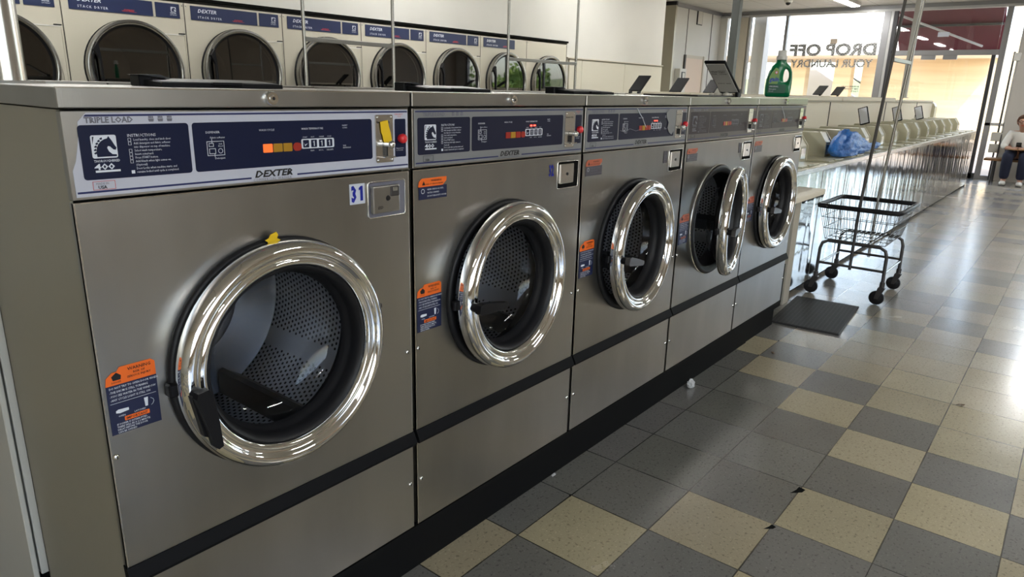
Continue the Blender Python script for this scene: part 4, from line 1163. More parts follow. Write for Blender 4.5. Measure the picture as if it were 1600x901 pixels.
# ================================================================== LAUNDRY CARTS
def cart(name_label, loc, L, Wd, group, rot=0.0, lean=0.0, zb=0.645, mt='dark_metal', top=1.98, bar=1.62):
    """L along x, Wd along y, poles in the middle of the two short sides"""
    t = thing('laundry_cart', name_label, 'cart', loc, rot, group)
    hw, hl = Wd/2, L/2
    m = MB()
    # rolled rubber rim
    rim = [(-hl, -hw, zb), (-hl+0.03, -hw-0.012, zb), (hl-0.03, -hw-0.012, zb), (hl, -hw, zb), (hl+0.01, -hw+0.03, zb), (hl+0.01, hw-0.03, zb), (hl, hw, zb), (hl-0.03, hw+0.012, zb), (-hl+0.03, hw+0.012, zb), (-hl, hw, zb), (-hl-0.01, hw-0.03, zb), (-hl-0.01, -hw+0.03, zb)]
    m.tube(rim, 0.0165, 'black_rubber', 8, closed=True)
    m.build('basket_rim', t)
    m = MB(); z0 = zb-0.235; il, iw = hl-0.04, hw-0.055
    def pt(u, v, h):    # u,v in -1..1 ring position, h 0 bottom..1 top
        return (u*(il+(hl-il)*h), v*(iw+(hw-iw)*h), z0+(zb-z0)*h)
    nx_, ny_ = 13, 11
    for s_ in (-1, 1):
        for i in range(nx_+1):
            u_ = -1+2*i/nx_; m.tube([pt(u_, s_, 0), pt(u_, s_, 1)], 0.0018, 'wire_metal', 5, False)
        for i in range(ny_+1):
            v_ = -1+2*i/ny_; m.tube([pt(s_, v_, 0), pt(s_, v_, 1)], 0.0018, 'wire_metal', 5, False)
    for h in (0.0, 0.33, 0.66):
        m.tube([pt(-1,-1,h), pt(1,-1,h), pt(1,1,h), pt(-1,1,h)], 0.0026, 'wire_metal', 6, closed=True)
    for i in range(1, 12):
        v_ = -1+2*i/12; m.tube([pt(-1, v_, 0), pt(1, v_, 0)], 0.0028, 'pole_steel', 6, False)
    for i in range(1, 4):
        u_ = -1+2*i/4; m.tube([pt(u_, -1, 0), pt(u_, 1, 0)], 0.0028, 'pole_steel', 6, False)
    m.build('wire_basket', t)
    m = MB(); fz = z0-0.012; fw = hw-0.045; fl = hl-0.035
    for s_ in (-1, 1):
        x = s_*fl
        m.tube([(x*1.0, -fw-0.015, 0.155), (x, -fw-0.012, fz-0.06), (x, -fw+0.0, fz-0.02), (x, -fw+0.035, fz), (x, fw-0.035, fz), (x, fw, fz-0.02), (x, fw+0.012, fz-0.06), (x, fw+0.015, 0.155)], 0.0115, mt, 10)
        m.tube([(x, -fw-0.01, 0.235), (x, fw+0.01, 0.235)], 0.009, mt, 8)
    for s_ in (-1, 1):
        m.tube([(-fl, s_*(fw+0.012), 0.222), (fl, s_*(fw+0.012), 0.222)], 0.009, 'pole_steel', 8)
        m.tube([(-fl, s_*fw*0.4, fz), (fl, s_*fw*0.4, fz)], 0.006, mt, 6)
    m.build('frame', t)
    for sx_ in (-1, 1):
        for sy_ in (-1, 1):
            cx_, cy_ = sx_*fl, sy_*(fw+0.015)
            m = MB()
            m.tube([(cx_, cy_, 0.165), (cx_, cy_, 0.128)], 0.017, 'dark_metal', 10)
            m.box(cx_-0.020, cx_+0.020, cy_-0.020, cy_+0.020, 0.120, 0.130, 'dark_metal', 0.002)
            for q in (-1, 1): m.prism([(cy_-0.022, 0.122), (cy_+0.022, 0.122), (cy_+0.035, 0.045), (cy_+0.012, 0.045)], 'x', cx_+q*0.020-0.0015, cx_+q*0.020+0.0015, 'dark_metal')
            c = m.build('caster', t)
            m = MB(); m.lathe([(0.0, -0.014), (0.03, -0.015), (0.034, -0.012), (0.040, -0.013), (0.0475, -0.010), (0.050, 0), (0.0475, 0.010), (0.040, 0.013), (0.034, 0.012), (0.03, 0.015), (0.0, 0.014)], 'black_rubber', (cx_, cy_+0.023, 0.050), 'x', 24, cut=50)
            m.build('wheel', c)
    for s_ in (-1, 1):
        x = s_*(fl+0.006)
        m = MB(); m.tube([(x, 0.0, 0.215), (x, 0.0, zb), (x, lean*(top-zb)/1.35, top)], 0.0105, mt if s_ < 0 else 'pole_steel', 10)
        m.build('pole', t)
    m = MB(); yb = lean*(bar-zb)/1.35; m.box(-fl, fl, yb-0.012, yb+0.012, bar-0.012, bar+0.012, 'post_light', 0.002); m.build('cross_bar', t)
    m = MB(); yt = lean*(top-zb)/1.35
    m.tube([(-fl-0.1, yt, top), (fl+0.1, yt, top)], 0.011, 'pole_steel', 10); m.build('hanging_rail', t)
    return t
cart('wire laundry cart with black rim and tall poles parked past the last front loader', (5.08, -0.020, 0), 0.60, 0.50, None, lean=-0.07, top=2.1)
cart('laundry cart in the back aisle, only its two thin poles above washers 31 and 32', (2.48, 2.45, 0), 0.73, 0.50, None, top=2.15, bar=1.625, mt='pole_steel')
cart('laundry cart in the back aisle, poles seen before the two sunlit end dryers', (4.45, 2.45, 0), 0.99, 0.50, None, top=2.15, bar=1.60, mt='pole_steel')

# ================================================================== THINGS LYING ABOUT
# rubber mat
m = MB(); m.box(-0.355, 0.355, -0.205, 0.205, 0.0, 0.012, 'mat_rubber', 0.004)
o = m.build('rubber_mat', loc=(4.275, 0.022, 0.0005)); o.rotation_euler = (0, 0, R(4.5))
tag(o, 'black rubber mat with a waffle pattern on the floor at the end of the washers', 'mat')

# detergent bottle, moulded with a side handle
def bottle(loc, rz):
    t = thing('detergent_bottle', 'green detergent bottle with a white cap on the last front loader', 'bottle', loc, rz)
    # front outline (x across, z up): body with a handle opening on the right
    out = [(-0.068,0.004),(-0.074,0.012),(-0.076,0.05),(-0.073,0.10),(-0.064,0.138),(-0.048,0.166),(-0.030,0.184),(-0.026,0.192),(-0.026,0.212),(0.026,0.212),(0.026,0.192),(0.034,0.182),(0.054,0.166),(0.067,0.140),(0.072,0.10),(0.072,0.05),(0.068,0.012),(0.062,0.004)]
    hole = [(0.026,0.082),(0.046,0.090),(0.054,0.110),(0.052,0.134),(0.042,0.150),(0.030,0.154),(0.024,0.140),(0.022,0.110)]
    bm = bmesh.new()
    def depth(z): return 0.038 if z < 0.13 else max(0.022, 0.038-(z-0.13)*0.26)
    rings = []
    # front and back faces with the hole, made by triangulating between the outlines
    for s_ in (-1, 1):
        ov = [bm.verts.new((a, s_*depth(c)*0.72, c)) for a, c in out]
        hv = [bm.verts.new((a, s_*0.020, c)) for a, c in hole]
        rings.append((ov, hv))
        eo = [bm.edges.new((ov[i], ov[(i+1) % len(ov)])) for i in range(len(ov))]
        eh = [bm.edges.new((hv[i], hv[(i+1) % len(hv)])) for i in range(len(hv))]
        bmesh.ops.triangle_fill(bm, edges=eo+eh, use_beauty=True)
    n_ = len(out)
    mids = [bm.verts.new((a*1.0+ (0.004 if a > 0 else -0.004), 0, c)) for a, c in out]
    for i in range(n_):
        j = (i+1) % n_
        bm.faces.new((rings[0][0][i], rings[0][0][j], mids[j], mids[i])); bm.faces.new((mids[i], mids[j], rings[1][0][j], rings[1][0][i]))
    h_ = len(hole)
    for i in range(h_):
        j = (i+1) % h_
        bm.faces.new((rings[0][1][j], rings[0][1][i], rings[1][1][i], rings[1][1][j]))
    bmesh.ops.recalc_face_normals(bm, faces=bm.faces[:])
    bmesh.ops.subdivide_edges(bm, edges=bm.edges[:], cuts=1, use_grid_fill=True)
    bmesh.ops.smooth_vert(bm, verts=bm.verts[:], factor=0.35, use_axis_x=True, use_axis_y=True, use_axis_z=True)
    m = MB(); m.from_bm(bm, 'green_plastic', True); m.build('body', t)
    m = MB(); m.lathe([(0.0, 0.250), (0.024, 0.250), (0.026, 0.247), (0.026, 0.222), (0.032, 0.220), (0.032, 0.202), (0.028, 0.200)], 'white_plastic', (0,0,0), 'z', 28); m.build('cap', t)
    m = MB(); yl = -0.0315
    m.prism(rrect(-0.064, 0.040, 0.026, 0.072, 0.008), 'y', yl-0.0015, yl, 'green_label')
    m.prism([(-0.062, 0.074), (-0.012, 0.074), (-0.004, 0.10), (-0.010, 0.15), (-0.030, 0.160), (-0.050, 0.135), (-0.062, 0.11)], 'y', yl-0.0008, yl+0.004, 'lime_label')
    m.lathe([(0.009, -0.0015), (0.0, -0.0015)], 'button_red', (-0.024, yl, 0.134), 'y', 16)
    m.lathe([(0.006, -0.0022), (0.0, -0.0022)], 'ink_white', (-0.024, yl, 0.134), 'y', 12)
    m.text('gain', -0.060, 0.088, 0.034, 'label_blue', yl-0.002, bold=0.03, shear=0.2)
    m.text('ORIGINAL', -0.058, 0.056, 0.012, 'ink_white', yl-0.0022, bold=0.01); m.text('detergent', -0.058, 0.043, 0.011, 'ink_white', yl-0.0022); m.text('32 loads', -0.058, 0.032, 0.008, 'ink_white', yl-0.0022)
    m.build('label', t)
    return t
b_ = bottle((3.27, 0.105, 1.3675), R(-66)); b_.scale = (0.80, 0.85, 0.90)

# blue plastic bag knotted shut, lying in front of the consoles
bm = bmesh.new()
bmesh.ops.create_icosphere(bm, subdivisions=5, radius=1.0)
from mathutils import noise
for v in bm.verts:
    d = v.co.normalized()
    t_ = d.x                                   # -1 near end .. 1 knotted end
    R_ = (1.0 if t_ < -0.35 else max(0.26, 1.0-(t_+0.35)*0.95)) * (1.0 if t_ < 0.72 else 1.25)
    n_ = 1+noise.noise(d*2.3+Vector((2,0,1)))*0.25 + noise.noise(Vector((d.x*9, d.y*4, d.z*4)))*0.22 - abs(noise.noise(Vector((d.x*16+d.z*5, d.y*5, d.z*9))))*0.22
    q_ = math.sqrt(max(1e-6, d.y*d.y+d.z*d.z))
    rad = min(1.0, q_*1.25)*R_*n_
    y = d.y/q_*rad; z = d.z/q_*rad
    v.co = Vector((t_*0.84, y*0.080, max(z, -0.62)*(0.135 if z > 0 else 0.115) - (0.058 - 0.058*min(1.0, R_))*1.0))
m = MB(); m.from_bm(bm, 'blue_bag', True)
o = m.build('plastic_bag', loc=(6.38, 0.412, 0.985))
tag(o, 'bright blue plastic bag of laundry lying on the top loaders', 'bag')

# litter on the floor
def crumple(name, loc, s, mt, label, cat):
    bm = bmesh.new(); bmesh.ops.create_icosphere(bm, subdivisions=3, radius=1.0)
    for v in bm.verts:
        k_ = 1+noise.noise(v.co*2.3+Vector(loc))*0.7; v.co = Vector((v.co.x*s[0]*k_, v.co.y*s[1]*k_, max(v.co.z*s[2]*k_, -s[2]*0.8)))
    m = MB(); m.from_bm(bm, mt, False)
    tag(m.build(name, loc=(loc[0], loc[1], s[2]*0.8+0.001)), label, cat)
crumple('paper_scrap', (2.62, 0.125, 0), (0.020, 0.016, 0.022), 'crumple_white', 'crumpled white paper scrap on the floor against the black plinth', 'litter')
crumple('paper_scrap', (1.52, 0.155, 0), (0.010, 0.005, 0.004), 'crumple_white', 'tiny white scrap on the floor under washer 32', 'litter')
def leaf(loc, s, rz, label):
    m = MB(); m.add([(0,-s*.3,0.001),(s*.5,-s*.1,0.006),(s,0.0,0.001),(s*.5,s*.25,0.008),(0,s*.2,0.002),(-s*.3,0,0.006)], [(0,1,5),(1,2,3),(1,3,5),(3,4,5)], 'leaf_brown')
    o = m.build('dry_leaf', loc=loc); o.rotation_euler = (0,0,rz); tag(o, label, 'leaf')
leaf((3.36, -0.02, 0.001), 0.035, 0.6, 'dry brown leaf on a grey tile near the rubber mat')
leaf((3.30, -0.93, 0.001), 0.035, 2.2, 'dry brown leaf on the pale tiles at the right')
m = MB()
for (px_, py_, s_, a_) in ((2.055, -0.585, 0.05, 2.7), (1.755, -0.585, 0.035, 2.6), (1.445, 0.03, 0.014, 0.3), (3.28, 0.035, 0.012, 0.2), (3.59, 0.03, 0.014, 0.2)):
    c_, q_ = math.cos(a_), math.sin(a_)
    m.add([(px_+(a*c_-bb*q_)*s_, py_+(a*q_+bb*c_)*s_, 0.0006) for a, bb in ((0,0.2),(0.5,0.35),(1.4,0.05),(0.6,-0.1),(0.1,-0.3))], [(0,1,2,3,4)], 'dark_gap')
o = m.build('trim_3'); o['kind'] = 'structure'

# ================================================================== CEILING ITEMS
def lamp(x, y, label):
    t = thing('ceiling_light', label, 'lamp', (x, y, 3.05), 0, 'fluorescent ceiling lights')
    m = MB(); m.box(-0.62, 0.62, -0.09, 0.09, -0.05, 0.0, 'white_plastic', 0.004); m.build('housing', t)
    m = MB(); m.box(-0.60, 0.60, -0.07, 0.07, -0.062, -0.048, 'fluorescent', 0.004); m.build('diffuser', t)
    return t
lamp(13.75, 2.68, 'lit fluorescent ceiling light in front of the drop off window')
for (x, y, w_) in ((10.4, 2.9, 'back aisle near the peach door'), (7.2, 3.0, 'back aisle beyond the dryers'), (4.2, 3.0, 'sunlit end dryers'), (1.2, 3.0, 'dryers left of washer 32'), (10.5, -2.6, 'front aisle before the hedge'), (13.0, -1.1, 'front aisle over the bench'), (6.6, -2.6, 'front aisle past the cart'), (2.4, -2.8, 'front aisle beside washer 32'), (-1.8, -2.8, 'front aisle behind the camera')):  # unseen fixtures added to brighten the walls and floor of both aisles
    lamp(x, y, 'added fill light, unseen fluorescent fixture above the ' + w_)
t = thing('security_camera', 'small dome camera on the ceiling near the drop off window', 'camera', (13.4, 3.6, 3.05))
m = MB(); m.lathe([(0.0, 0.0), (0.075, 0.0), (0.078, -0.02), (0.06, -0.04)], 'white_plastic', (0,0,0), 'z', 24); m.build('base', t)
m = MB(); m.sphere((0,0,-0.045), 0.045, 'phone_black', (1,1,.9), 2); m.build('lens_dome', t)
# wall fittings of the far corner
t = thing('electrical_box', 'grey electrical box on the far corner wall left of the peach door', 'box', (13.02, 5.5, 1.62))
m = MB(); m.box(-0.13, 0.15, -0.12, 0.0, -0.45, 0.22, 'wall_offwhite', 0.005); m.build('housing', t)
m = MB(); m.box(-0.06, 0.09, -0.13, -0.12, 0.02, 0.16, 'ink_black'); m.box(-0.03, 0.06, -0.134, -0.128, 0.04, 0.14, 'wall_offwhite'); m.build('window', t)
m = MB(); m.box(-0.12, 0.12, -0.02, 0.0, -0.16, 0.16, 'ink_black', 0.003); m.box(-0.10, 0.10, -0.024, -0.018, -0.145, 0.145, 'bench_pale')
o = m.build('wall_mirror', loc=(13.80, 5.5, 2.88)); tag(o, 'small framed plate high on the far corner wall above the peach door', 'plate')

# ================================================================== VINYL LETTERING ON THE DROP OFF WINDOW
def vinyl(name, txt, y0, z0, h, width, label, bold=0.01, mt='vinyl_letter', parts=None):
    m = MB(); m.text(txt, 0, 0, 1.0, mt, 0, bold=bold, res=4)
    xs = [v[0] for v in m.v]; zs = [v[2] for v in m.v]
    sx_ = width/(max(xs)-min(xs)); sz_ = h/(max(zs)-min(zs)); mnx, mnz = min(xs), min(zs)
    m.v = [(XE+0.040, y0+(a-mnx)*sx_, z0+(c-mnz)*sz_) for a, bb, c in m.v]
    return tag(m.build(name), label, 'lettering')
vinyl('window_lettering', 'DROP OFF', 2.34, 2.155, 0.235, 1.64, 'large grey DROP OFF lettering on the window glass, seen mirrored', 0.045, 'vinyl_brick')
vinyl('window_lettering', 'YOUR LAUNDRY', 2.37, 1.935, 0.155, 1.56, 'grey YOUR LAUNDRY lettering on the window glass, seen mirrored', 0.03, 'vinyl_brick')
m = MB()
for q, s_ in enumerate(('BUSINESS HOURS', '7AM TO 10PM', '7 DAYS')):
    n0 = len(m.v); m.text(s_, 0, 0, 0.042, 'vinyl_letter', 0, bold=0.03)
    m.v[n0:] = [(XE+0.040, 2.55+a, 1.565-0.045*q+c) for a, bb, c in m.v[n0:]]
tag(m.build('window_lettering'), 'small grey opening hours lettering low on the window glass', 'lettering')
m = MB(); m.box(XE+0.020, XE+0.028, 3.07, 3.20, 2.385, 2.475, 'wall_tan'); tag(m.build('window_sticker'), 'small brown sticker above the DROP OFF lettering', 'sticker')
m = MB(); m.box(XE+0.020, XE+0.028, 1.17, 1.35, 2.47, 2.55, 'sticker_white'); tag(m.build('window_sticker'), 'small white notice on the transom before the maroon awning', 'sticker')

# ================================================================== BENCH AND PERSON
t = thing('bench', 'bench with a brown wooden seat and pale back boards by the entrance', 'bench', (14.45, -0.5, 0))
m = MB(); m.box(-0.20, 0.18, -0.75, 0.70, 0.385, 0.425, 'wood_brown', 0.006, 2); m.build('seat', t)
for z in (0.50, 0.70):
    m = MB(); m.box(0.20, 0.225, -0.75, 0.70, z, z+0.15, 'bench_pale', 0.006, 2); m.build('back_board', t)
for y in (0.55, -0.62):
    for (xa, xb) in ((-0.14, -0.19), (0.14, 0.20)):
        m = MB(); m.tube([(xa, y, 0.385), (xb, y, 0.0)], 0.016, 'dark_metal', 8); m.build('leg', t)
    m = MB(); m.tube([(0.16, y, 0.38), (0.215, y, 0.86)], 0.012, 'dark_metal', 8); m.build('back_support', t)

def skin_mesh(name, verts, edges, radii, mt, parent, root=0, sub=2, seat=None):
    me = bpy.data.meshes.new(name); me.from_pydata(verts, edges, [])
    o = bpy.data.objects.new(name, me); COL.objects.link(o)
    md = o.modifiers.new('s', 'SKIN'); md.use_smooth_shade = True
    for i, r_ in enumerate(radii):
        sv = me.skin_vertices[0].data[i]
        sv.radius = (r_, r_) if not isinstance(r_, tuple) else r_
        sv.use_root = (i == root)
    sb = o.modifiers.new('u', 'SUBSURF'); sb.levels = sub; sb.render_levels = sub
    bpy.context.view_layer.update()
    dg = bpy.context.evaluated_depsgraph_get()
    m2 = bpy.data.meshes.new_from_object(o.evaluated_get(dg))
    o.modifiers.clear(); o.data = m2; m2.materials.clear(); m2.materials.append(MATS[mt])
    for p_ in m2.polygons: p_.use_smooth = True
    bpy.data.meshes.remove(me); o.name = name; m2.name = name
    if parent is not None: o.parent = parent
    return o
# facing -x. local frame: origin on the floor under the hips
PX, PY = 14.43, -0.265
per = thing('person', 'person in white top and dark blue trousers on the bench, looking at a phone', 'person', (PX, PY, 0))
V = []; E_ = []; RR = []
def jv(p, r_, link=None):
    V.append(p); RR.append(r_)
    if link is not None: E_.append((link, len(V)-1))
    return len(V)-1
hip = jv((0.02, 0, 0.53), 0.115)
bel = jv((-0.01, 0, 0.62), (0.14, 0.12), hip); ch = jv((-0.06, 0, 0.78), (0.15, 0.115), bel); nb = jv((-0.11, 0, 0.885), 0.062, ch)
nk = jv((-0.145, 0.005, 0.945), 0.050, nb)
hd0 = jv((-0.175, 0.01, 0.995), 0.066, nk); hd1 = jv((-0.18, 0.012, 1.055), 0.082, hd0); hd2 = jv((-0.165, 0.012, 1.105), 0.066, hd1)
for s_ in (1, -1):
    sh = jv((-0.08, s_*0.155, 0.84), 0.058, ch); el = jv((-0.13, s_*0.225, 0.62), 0.044, sh)
    wr = jv((-0.30, s_*0.075, 0.61), 0.028, el); pm = jv((-0.345, s_*0.045, 0.615), (0.034, 0.018), wr); jv((-0.375, s_*0.030, 0.62), (0.034, 0.015), pm)
    th = jv((-0.10, s_*0.095, 0.515), 0.088, hip); kn = jv((-0.38, s_*0.115, 0.50), 0.070, th); cf = jv((-0.36, s_*0.118, 0.30), 0.060, kn); an = jv((-0.34, s_*0.115, 0.10), 0.042, cf); jv((-0.42, s_*0.118, 0.045), 0.036, an)
body = skin_mesh('body', V, E_, RR, 'skin', per)
# fingers curled round the phone
for s_ in (1, -1):
    for q in range(4):
        y = 0.050-0.006*q
        fv = [(-0.362, s_*0.045, 0.635-0.013*q), (-0.392, s_*0.034, 0.640-0.013*q), (-0.405, s_*0.016, 0.642-0.013*q), (-0.398, s_*0.002, 0.641-0.013*q)]
        skin_mesh('finger', fv, [(0,1),(1,2),(2,3)], [0.0085, 0.008, 0.0075, 0.0065], 'skin', per, sub=1)
    skin_mesh('thumb', [(-0.335, s_*0.040, 0.630), (-0.352, s_*0.020, 0.650), (-0.368, s_*0.006, 0.655)], [(0,1),(1,2)], [0.010, 0.009, 0.007], 'skin', per, sub=1)
# face details
m = MB()
m.sphere((-0.262, 0.012, 1.030), 0.016, 'skin', (1, .8, 1.2), 2)
m.build('nose', per)
m = MB()
for s_ in (-1, 1): m.sphere((-0.175, 0.012+s_*0.083, 1.035), 0.022, 'skin', (.7, .35, 1.2), 2)
m.build('ears', per)
m = MB(); m.box(-0.252, -0.244, -0.012, 0.036, 0.988, 0.995, 'button_red', 0.002); m.build('mouth', per)
m = MB()
for s_ in (-1, 1):
    m.tube([(-0.262, 0.012+s_*0.032+0.022*math.cos(a), 1.052+0.017*math.sin(a)) for a in [2*PI*i/12 for i in range(12)]], 0.0035, 'phone_black', 5, closed=True)
    m.tube([(-0.258, 0.012+s_*0.054, 1.058), (-0.175, 0.012+s_*0.088, 1.060)], 0.0035, 'phone_black', 5)
m.tube([(-0.264, -0.001, 1.056), (-0.264, 0.025, 1.056)], 0.003, 'phone_black', 5)
m.build('glasses', per)
bm = bmesh.new(); bmesh.ops.create_icosphere(bm, subdivisions=4, radius=1)
for v in bm.verts:
    d = v.co.normalized(); k_ = 1+0.05*noise.noise(d*9)
    x, y, z = d.x*0.104*k_, d.y*0.100*k_, d.z*0.105*k_
    if d.z < 0 : z *= 0.95
    if d.x < -0.35 and d.z < 0.60: x = x*0.45+0.015
    v.co = Vector((x-0.160, y+0.012, z+1.068))
m = MB(); m.from_bm(bm, 'hair_brown', True); m.build('hair', per)
V = []; E_ = []; RR = []
a0 = jv((0.02, 0, 0.56), (0.155, 0.13)); a1 = jv((-0.01, 0, 0.64), (0.16, 0.14), a0); a2 = jv((-0.06, 0, 0.79), (0.165, 0.132), a1); jv((-0.105, 0, 0.875), 0.075, a2)
for s_ in (1, -1):
    sh = jv((-0.08, s_*0.16, 0.845), 0.074, a2); e1 = jv((-0.11, s_*0.20, 0.72), 0.068, sh); e2 = jv((-0.135, s_*0.228, 0.63), 0.060, e1); jv((-0.21, s_*0.165, 0.617), 0.050, e2)
skin_mesh('shirt', V, E_, RR, 'shirt_white', per)
V = []; E_ = []; RR = []
a0 = jv((0.03, 0, 0.545), (0.15, 0.125))
for s_ in (1, -1):
    th = jv((-0.10, s_*0.095, 0.525), 0.100, a0); kn = jv((-0.385, s_*0.115, 0.505), 0.088, th); cf = jv((-0.36, s_*0.118, 0.30), 0.084, kn); jv((-0.345, s_*0.117, 0.10), 0.072, cf)
skin_mesh('trousers', V, E_, RR, 'trouser_navy', per)
for s_ in (1, -1):
    m = MB(); m.sphere((-0.40, s_*0.118, 0.045), 0.05, 'shoe_white', (2.1, 0.95, 0.85), 3); m.box(-0.50, -0.30, s_*0.118-0.045, s_*0.118+0.045, 0.001, 0.014, 'sole_dark', 0.006)
    m.build('shoe', per)
m = MB(); m.box(-0.005, 0.005, -0.038, 0.038, -0.072, 0.072, 'phone_black', 0.004)
o = m.build('phone', loc=(PX-0.385, PY, 0.665)); o.rotation_euler = (0, R(-35), 0); tag(o, 'black phone held in both hands of the seated person', 'phone')
m = MB(); m.box(-0.15, 0.15, -0.20, 0.16, 0, 0.008, 'kraft_paper', 0.001)
o = m.build('envelope', loc=(PX-0.26, PY-0.02, 0.590)); o.rotation_euler = (0, R(6), R(12)); tag(o, 'brown paper envelope lying on the lap of the seated person', 'envelope')

# ================================================================== OUTSIDE
m = MB(); m.box(14.9+0.14, 90, -60, 60, -0.06, -0.01, 'concrete'); m.box(-60, 15.04, -60, -5.91, -0.06, -0.01, 'concrete'); struct('ground', m)
# awning over the entrance
t = thing('awning', 'maroon fabric awning over the entrance outside the glass', 'awning', (15.08, 1.2, 0))
m = MB()
m.add([(0, -0.78, 3.15), (0, 1.0, 3.15), (1.15, 1.0, 2.30), (1.15, -0.78, 2.30), (0, -0.78, 3.14), (0, 1.0, 3.14), (1.15, 1.0, 2.29), (1.15, -0.78, 2.29)], [(0,1,2,3), (7,6,5,4), (0,4,5,1), (2,6,7,3)], 'awning_maroon')
m.box(1.14, 1.155, -0.78, 1.0, 2.22, 2.30, 'awning_maroon')
m.build('canopy', t)
m = MB()
m.box(0.50, 0.54, -0.76, 0.98, 2.70, 2.74, 'dark_metal')
m.build('frame_bar', t)
m = MB(); m.tube([(0.06, 0.98, 2.93), (0.9, -0.45, 2.36)], 0.022, 'white_plastic', 8); m.build('support_arm', t)
m = MB(); m.tube([(0.1, 1.02, 0.0), (0.1, 1.02, 3.1)], 0.03, 'alu_dark', 10); m.build('pole', t)
# roof overhang and the shop's own outer pier
m = MB(); m.box(15.15, 15.45, 4.60, 4.86, 0, 3.4, 'stucco_white'); tag(m.build('pier'), 'white sunlit pier outside the left end of the drop off window', 'pier')
# opposite building with its deep fascia, wall and columns
t = thing('opposite_building', 'cream building with a deep white fascia across the walkway', 'building', (27, 3, 0))
m = MB(); m.box(0, 6, -1.2, 12.5, 2.80, 3.55, 'stucco_white'); m.box(-0.08, 6, -1.2, 12.5, 3.50, 3.82, 'stucco_white'); m.build('fascia', t)
m = MB(); m.box(3.2, 3.5, -4.5, 3.2, 0, 3.5, 'stucco_cream'); m.build('wall', t)
for y in (3.45, 5.15): 
    m = MB(); m.box(2.6, 3.1, y, y+0.62, 0, 2.85, 'stucco_cream'); m.build('column', t)
m = MB(); m.box(0.05, 0.6, 9.5, 10.1, 0, 2.85, 'stucco_white'); m.build('column', t)
m = MB()
m.prism([(5.6, 3.82), (7.3, 3.82), (7.3, 4.32)], 'x', 3.0, 3.15, 'stucco_white')
m.tube([(3.0, 5.6, 3.84), (3.0, 7.3, 4.33)], 0.035, 'dull_metal', 6); m.tube([(3.0, 7.3, 3.82), (3.0, 7.3, 4.45)], 0.05, 'dull_metal', 6)
m.build('roof_screen', t)
# stair with its dark railing seen between the columns
t = thing('outdoor_stair', 'white outdoor stair flank rising left beyond the columns', 'stair', (34, 6.5, 0))
m = MB(); m.prism([(-1.4, 0), (4.6, 0), (4.6, 3.4), (3.9, 3.4)], 'x', 0, 0.3, 'stucco_white'); m.build('flank', t)
m = MB()
for q in range(5): m.tube([(0, -0.8+q*1.15, 0.6+q*0.70), (0, -0.8+q*1.15, 1.15+q*0.70)], 0.03, 'dark_metal', 6)
m.tube([(0, -1.0, 1.0), (0, 4.0, 4.05)], 0.035, 'dark_metal', 6); m.build('railing', t)

def shrub(name, label, loc, r, n, mt, seed, group=None, flat=0.8, leaf=0.16):
    rr = random.Random(seed); m = MB()
    vs_ = []; fs_ = []
    for i in range(n):
        d = Vector((rr.gauss(0,1), rr.gauss(0,1), rr.gauss(0,1))).normalized()*r*(rr.random()**0.4)
        lump = 0.72+0.4*noise.noise(d*1.4/r*1.5+Vector((seed,0,0)))
        c = Vector((d.x*lump, d.y*lump, d.z*flat*lump + r*flat*0.9))
        a = Euler((rr.uniform(0,6), rr.uniform(0,6), rr.uniform(0,6))).to_matrix()
        L_ = leaf*rr.uniform(0.6, 1.3); o_ = len(vs_)
        for p_ in ((0,-L_,0),(L_*.45,0,L_*.12),(0,L_,0),(-L_*.45,0,L_*.12)): vs_.append(c + a @ Vector(p_))
        fs_.append((o_, o_+1, o_+2)); fs_.append((o_, o_+2, o_+3))
    m.add(vs_, fs_, mt)
    t = thing(name, label, 'tree' if 'tree' in name else 'shrub', loc, 0, group)
    m.build('foliage', t)
    m = MB(); m.tube([(0,0,-0.01),(0.05,0.02,r*0.9)], [0.12*r*0.5, 0.05*r*0.5], 'trunk_brown', 8); m.build('trunk', t)
    return t
shrub('bush', 'green bush outside behind the detergent bottle', (33.0, 10.3, 0), 1.1, 1500, 'tree_green', 1, 'bushes beyond the columns', leaf=0.13)
shrub('bush', 'green bush outside between the two cream columns', (38.5, 9.6, 0), 1.1, 1500, 'tree_green', 2, 'bushes beyond the columns', leaf=0.13)
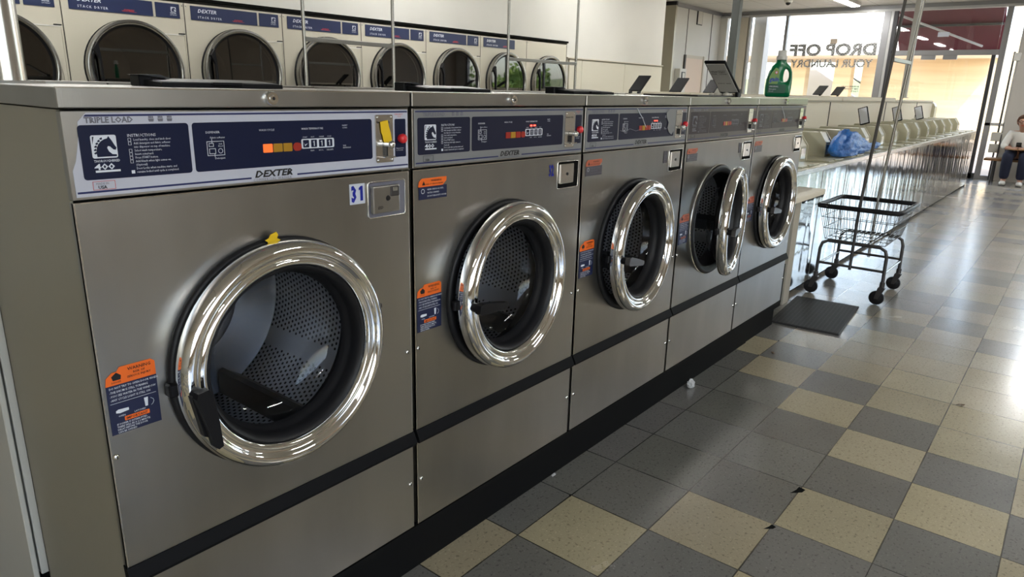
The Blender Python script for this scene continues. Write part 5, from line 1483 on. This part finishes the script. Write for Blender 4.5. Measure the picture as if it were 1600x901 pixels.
for q, (y, r_, w_) in enumerate(((-2.2, 1.0, 'smallest and nearest the entrance pier'), (-5.0, 1.5, 'second from the entrance pier'), (-8.6, 1.7, 'third from the entrance pier'), (-12.6, 1.9, 'fourth from the entrance pier'), (-17.2, 2.2, 'largest and farthest from the entrance'))):
    shrub('hedge_bush', 'green hedge bush right of the entrance, ' + w_, (22.0, y, 0), r_, 2600, 'tree_green', 10+q, 'hedge right of the entrance')
# palm
t = thing('palm_tree', 'small palm outside between the columns', 'tree', (37.0, 10.6, 0))
m = MB(); m.tube([(0,0,-0.02),(0.05,0,1.0),(0.0,0.05,1.75)], [0.16,0.12,0.10], 'trunk_brown', 10); m.build('trunk', t)
rr = random.Random(3); m = MB()
for q in range(14):
    a = 2*PI*q/14+rr.uniform(-.2,.2); c_, s_ = math.cos(a), math.sin(a)
    pts = [(0.02*c_, 0.02*s_, 1.75)] + [(u_*1.0*c_, u_*1.0*s_, 1.75+0.55*math.sin(u_*2.6)-0.55*u_*u_) for u_ in (0.25,0.5,0.75,1.0)]
    m.tube(pts, 0.012, 'palm_green', 5, False)
    for i in range(1, 16):
        u_ = i/15; b0 = Vector((u_*c_, u_*s_, 1.75+0.55*math.sin(u_*2.6)-0.55*u_*u_))
        for sd in (-1, 1):
            tip = b0+Vector((c_*0.12-sd*s_*0.22, s_*0.12+sd*c_*0.22, -0.12)); 
            m.add([b0+Vector((0,0,0.0)), b0+Vector((c_*0.05, s_*0.05, 0)), tip], [(0,1,2)], 'palm_green')
m.build('fronds', t)
# yellowish hillside far behind
bm = bmesh.new(); bmesh.ops.create_grid(bm, x_segments=40, y_segments=30, size=1)
for v in bm.verts:
    x, y = v.co.x*18+80, v.co.y*58
    v.co = Vector((x, y, max(-0.2, (6.0*max(0,(x-66)/30)**0.7 + 2*noise.noise(Vector((x*.08, y*.05, 0))))*0.55 - 0.2)))
mat('hill_green', (0.25,0.27,0.12), 0.9); m = MB(); m.from_bm(bm, 'hill_green', True); struct('ground_2', m)
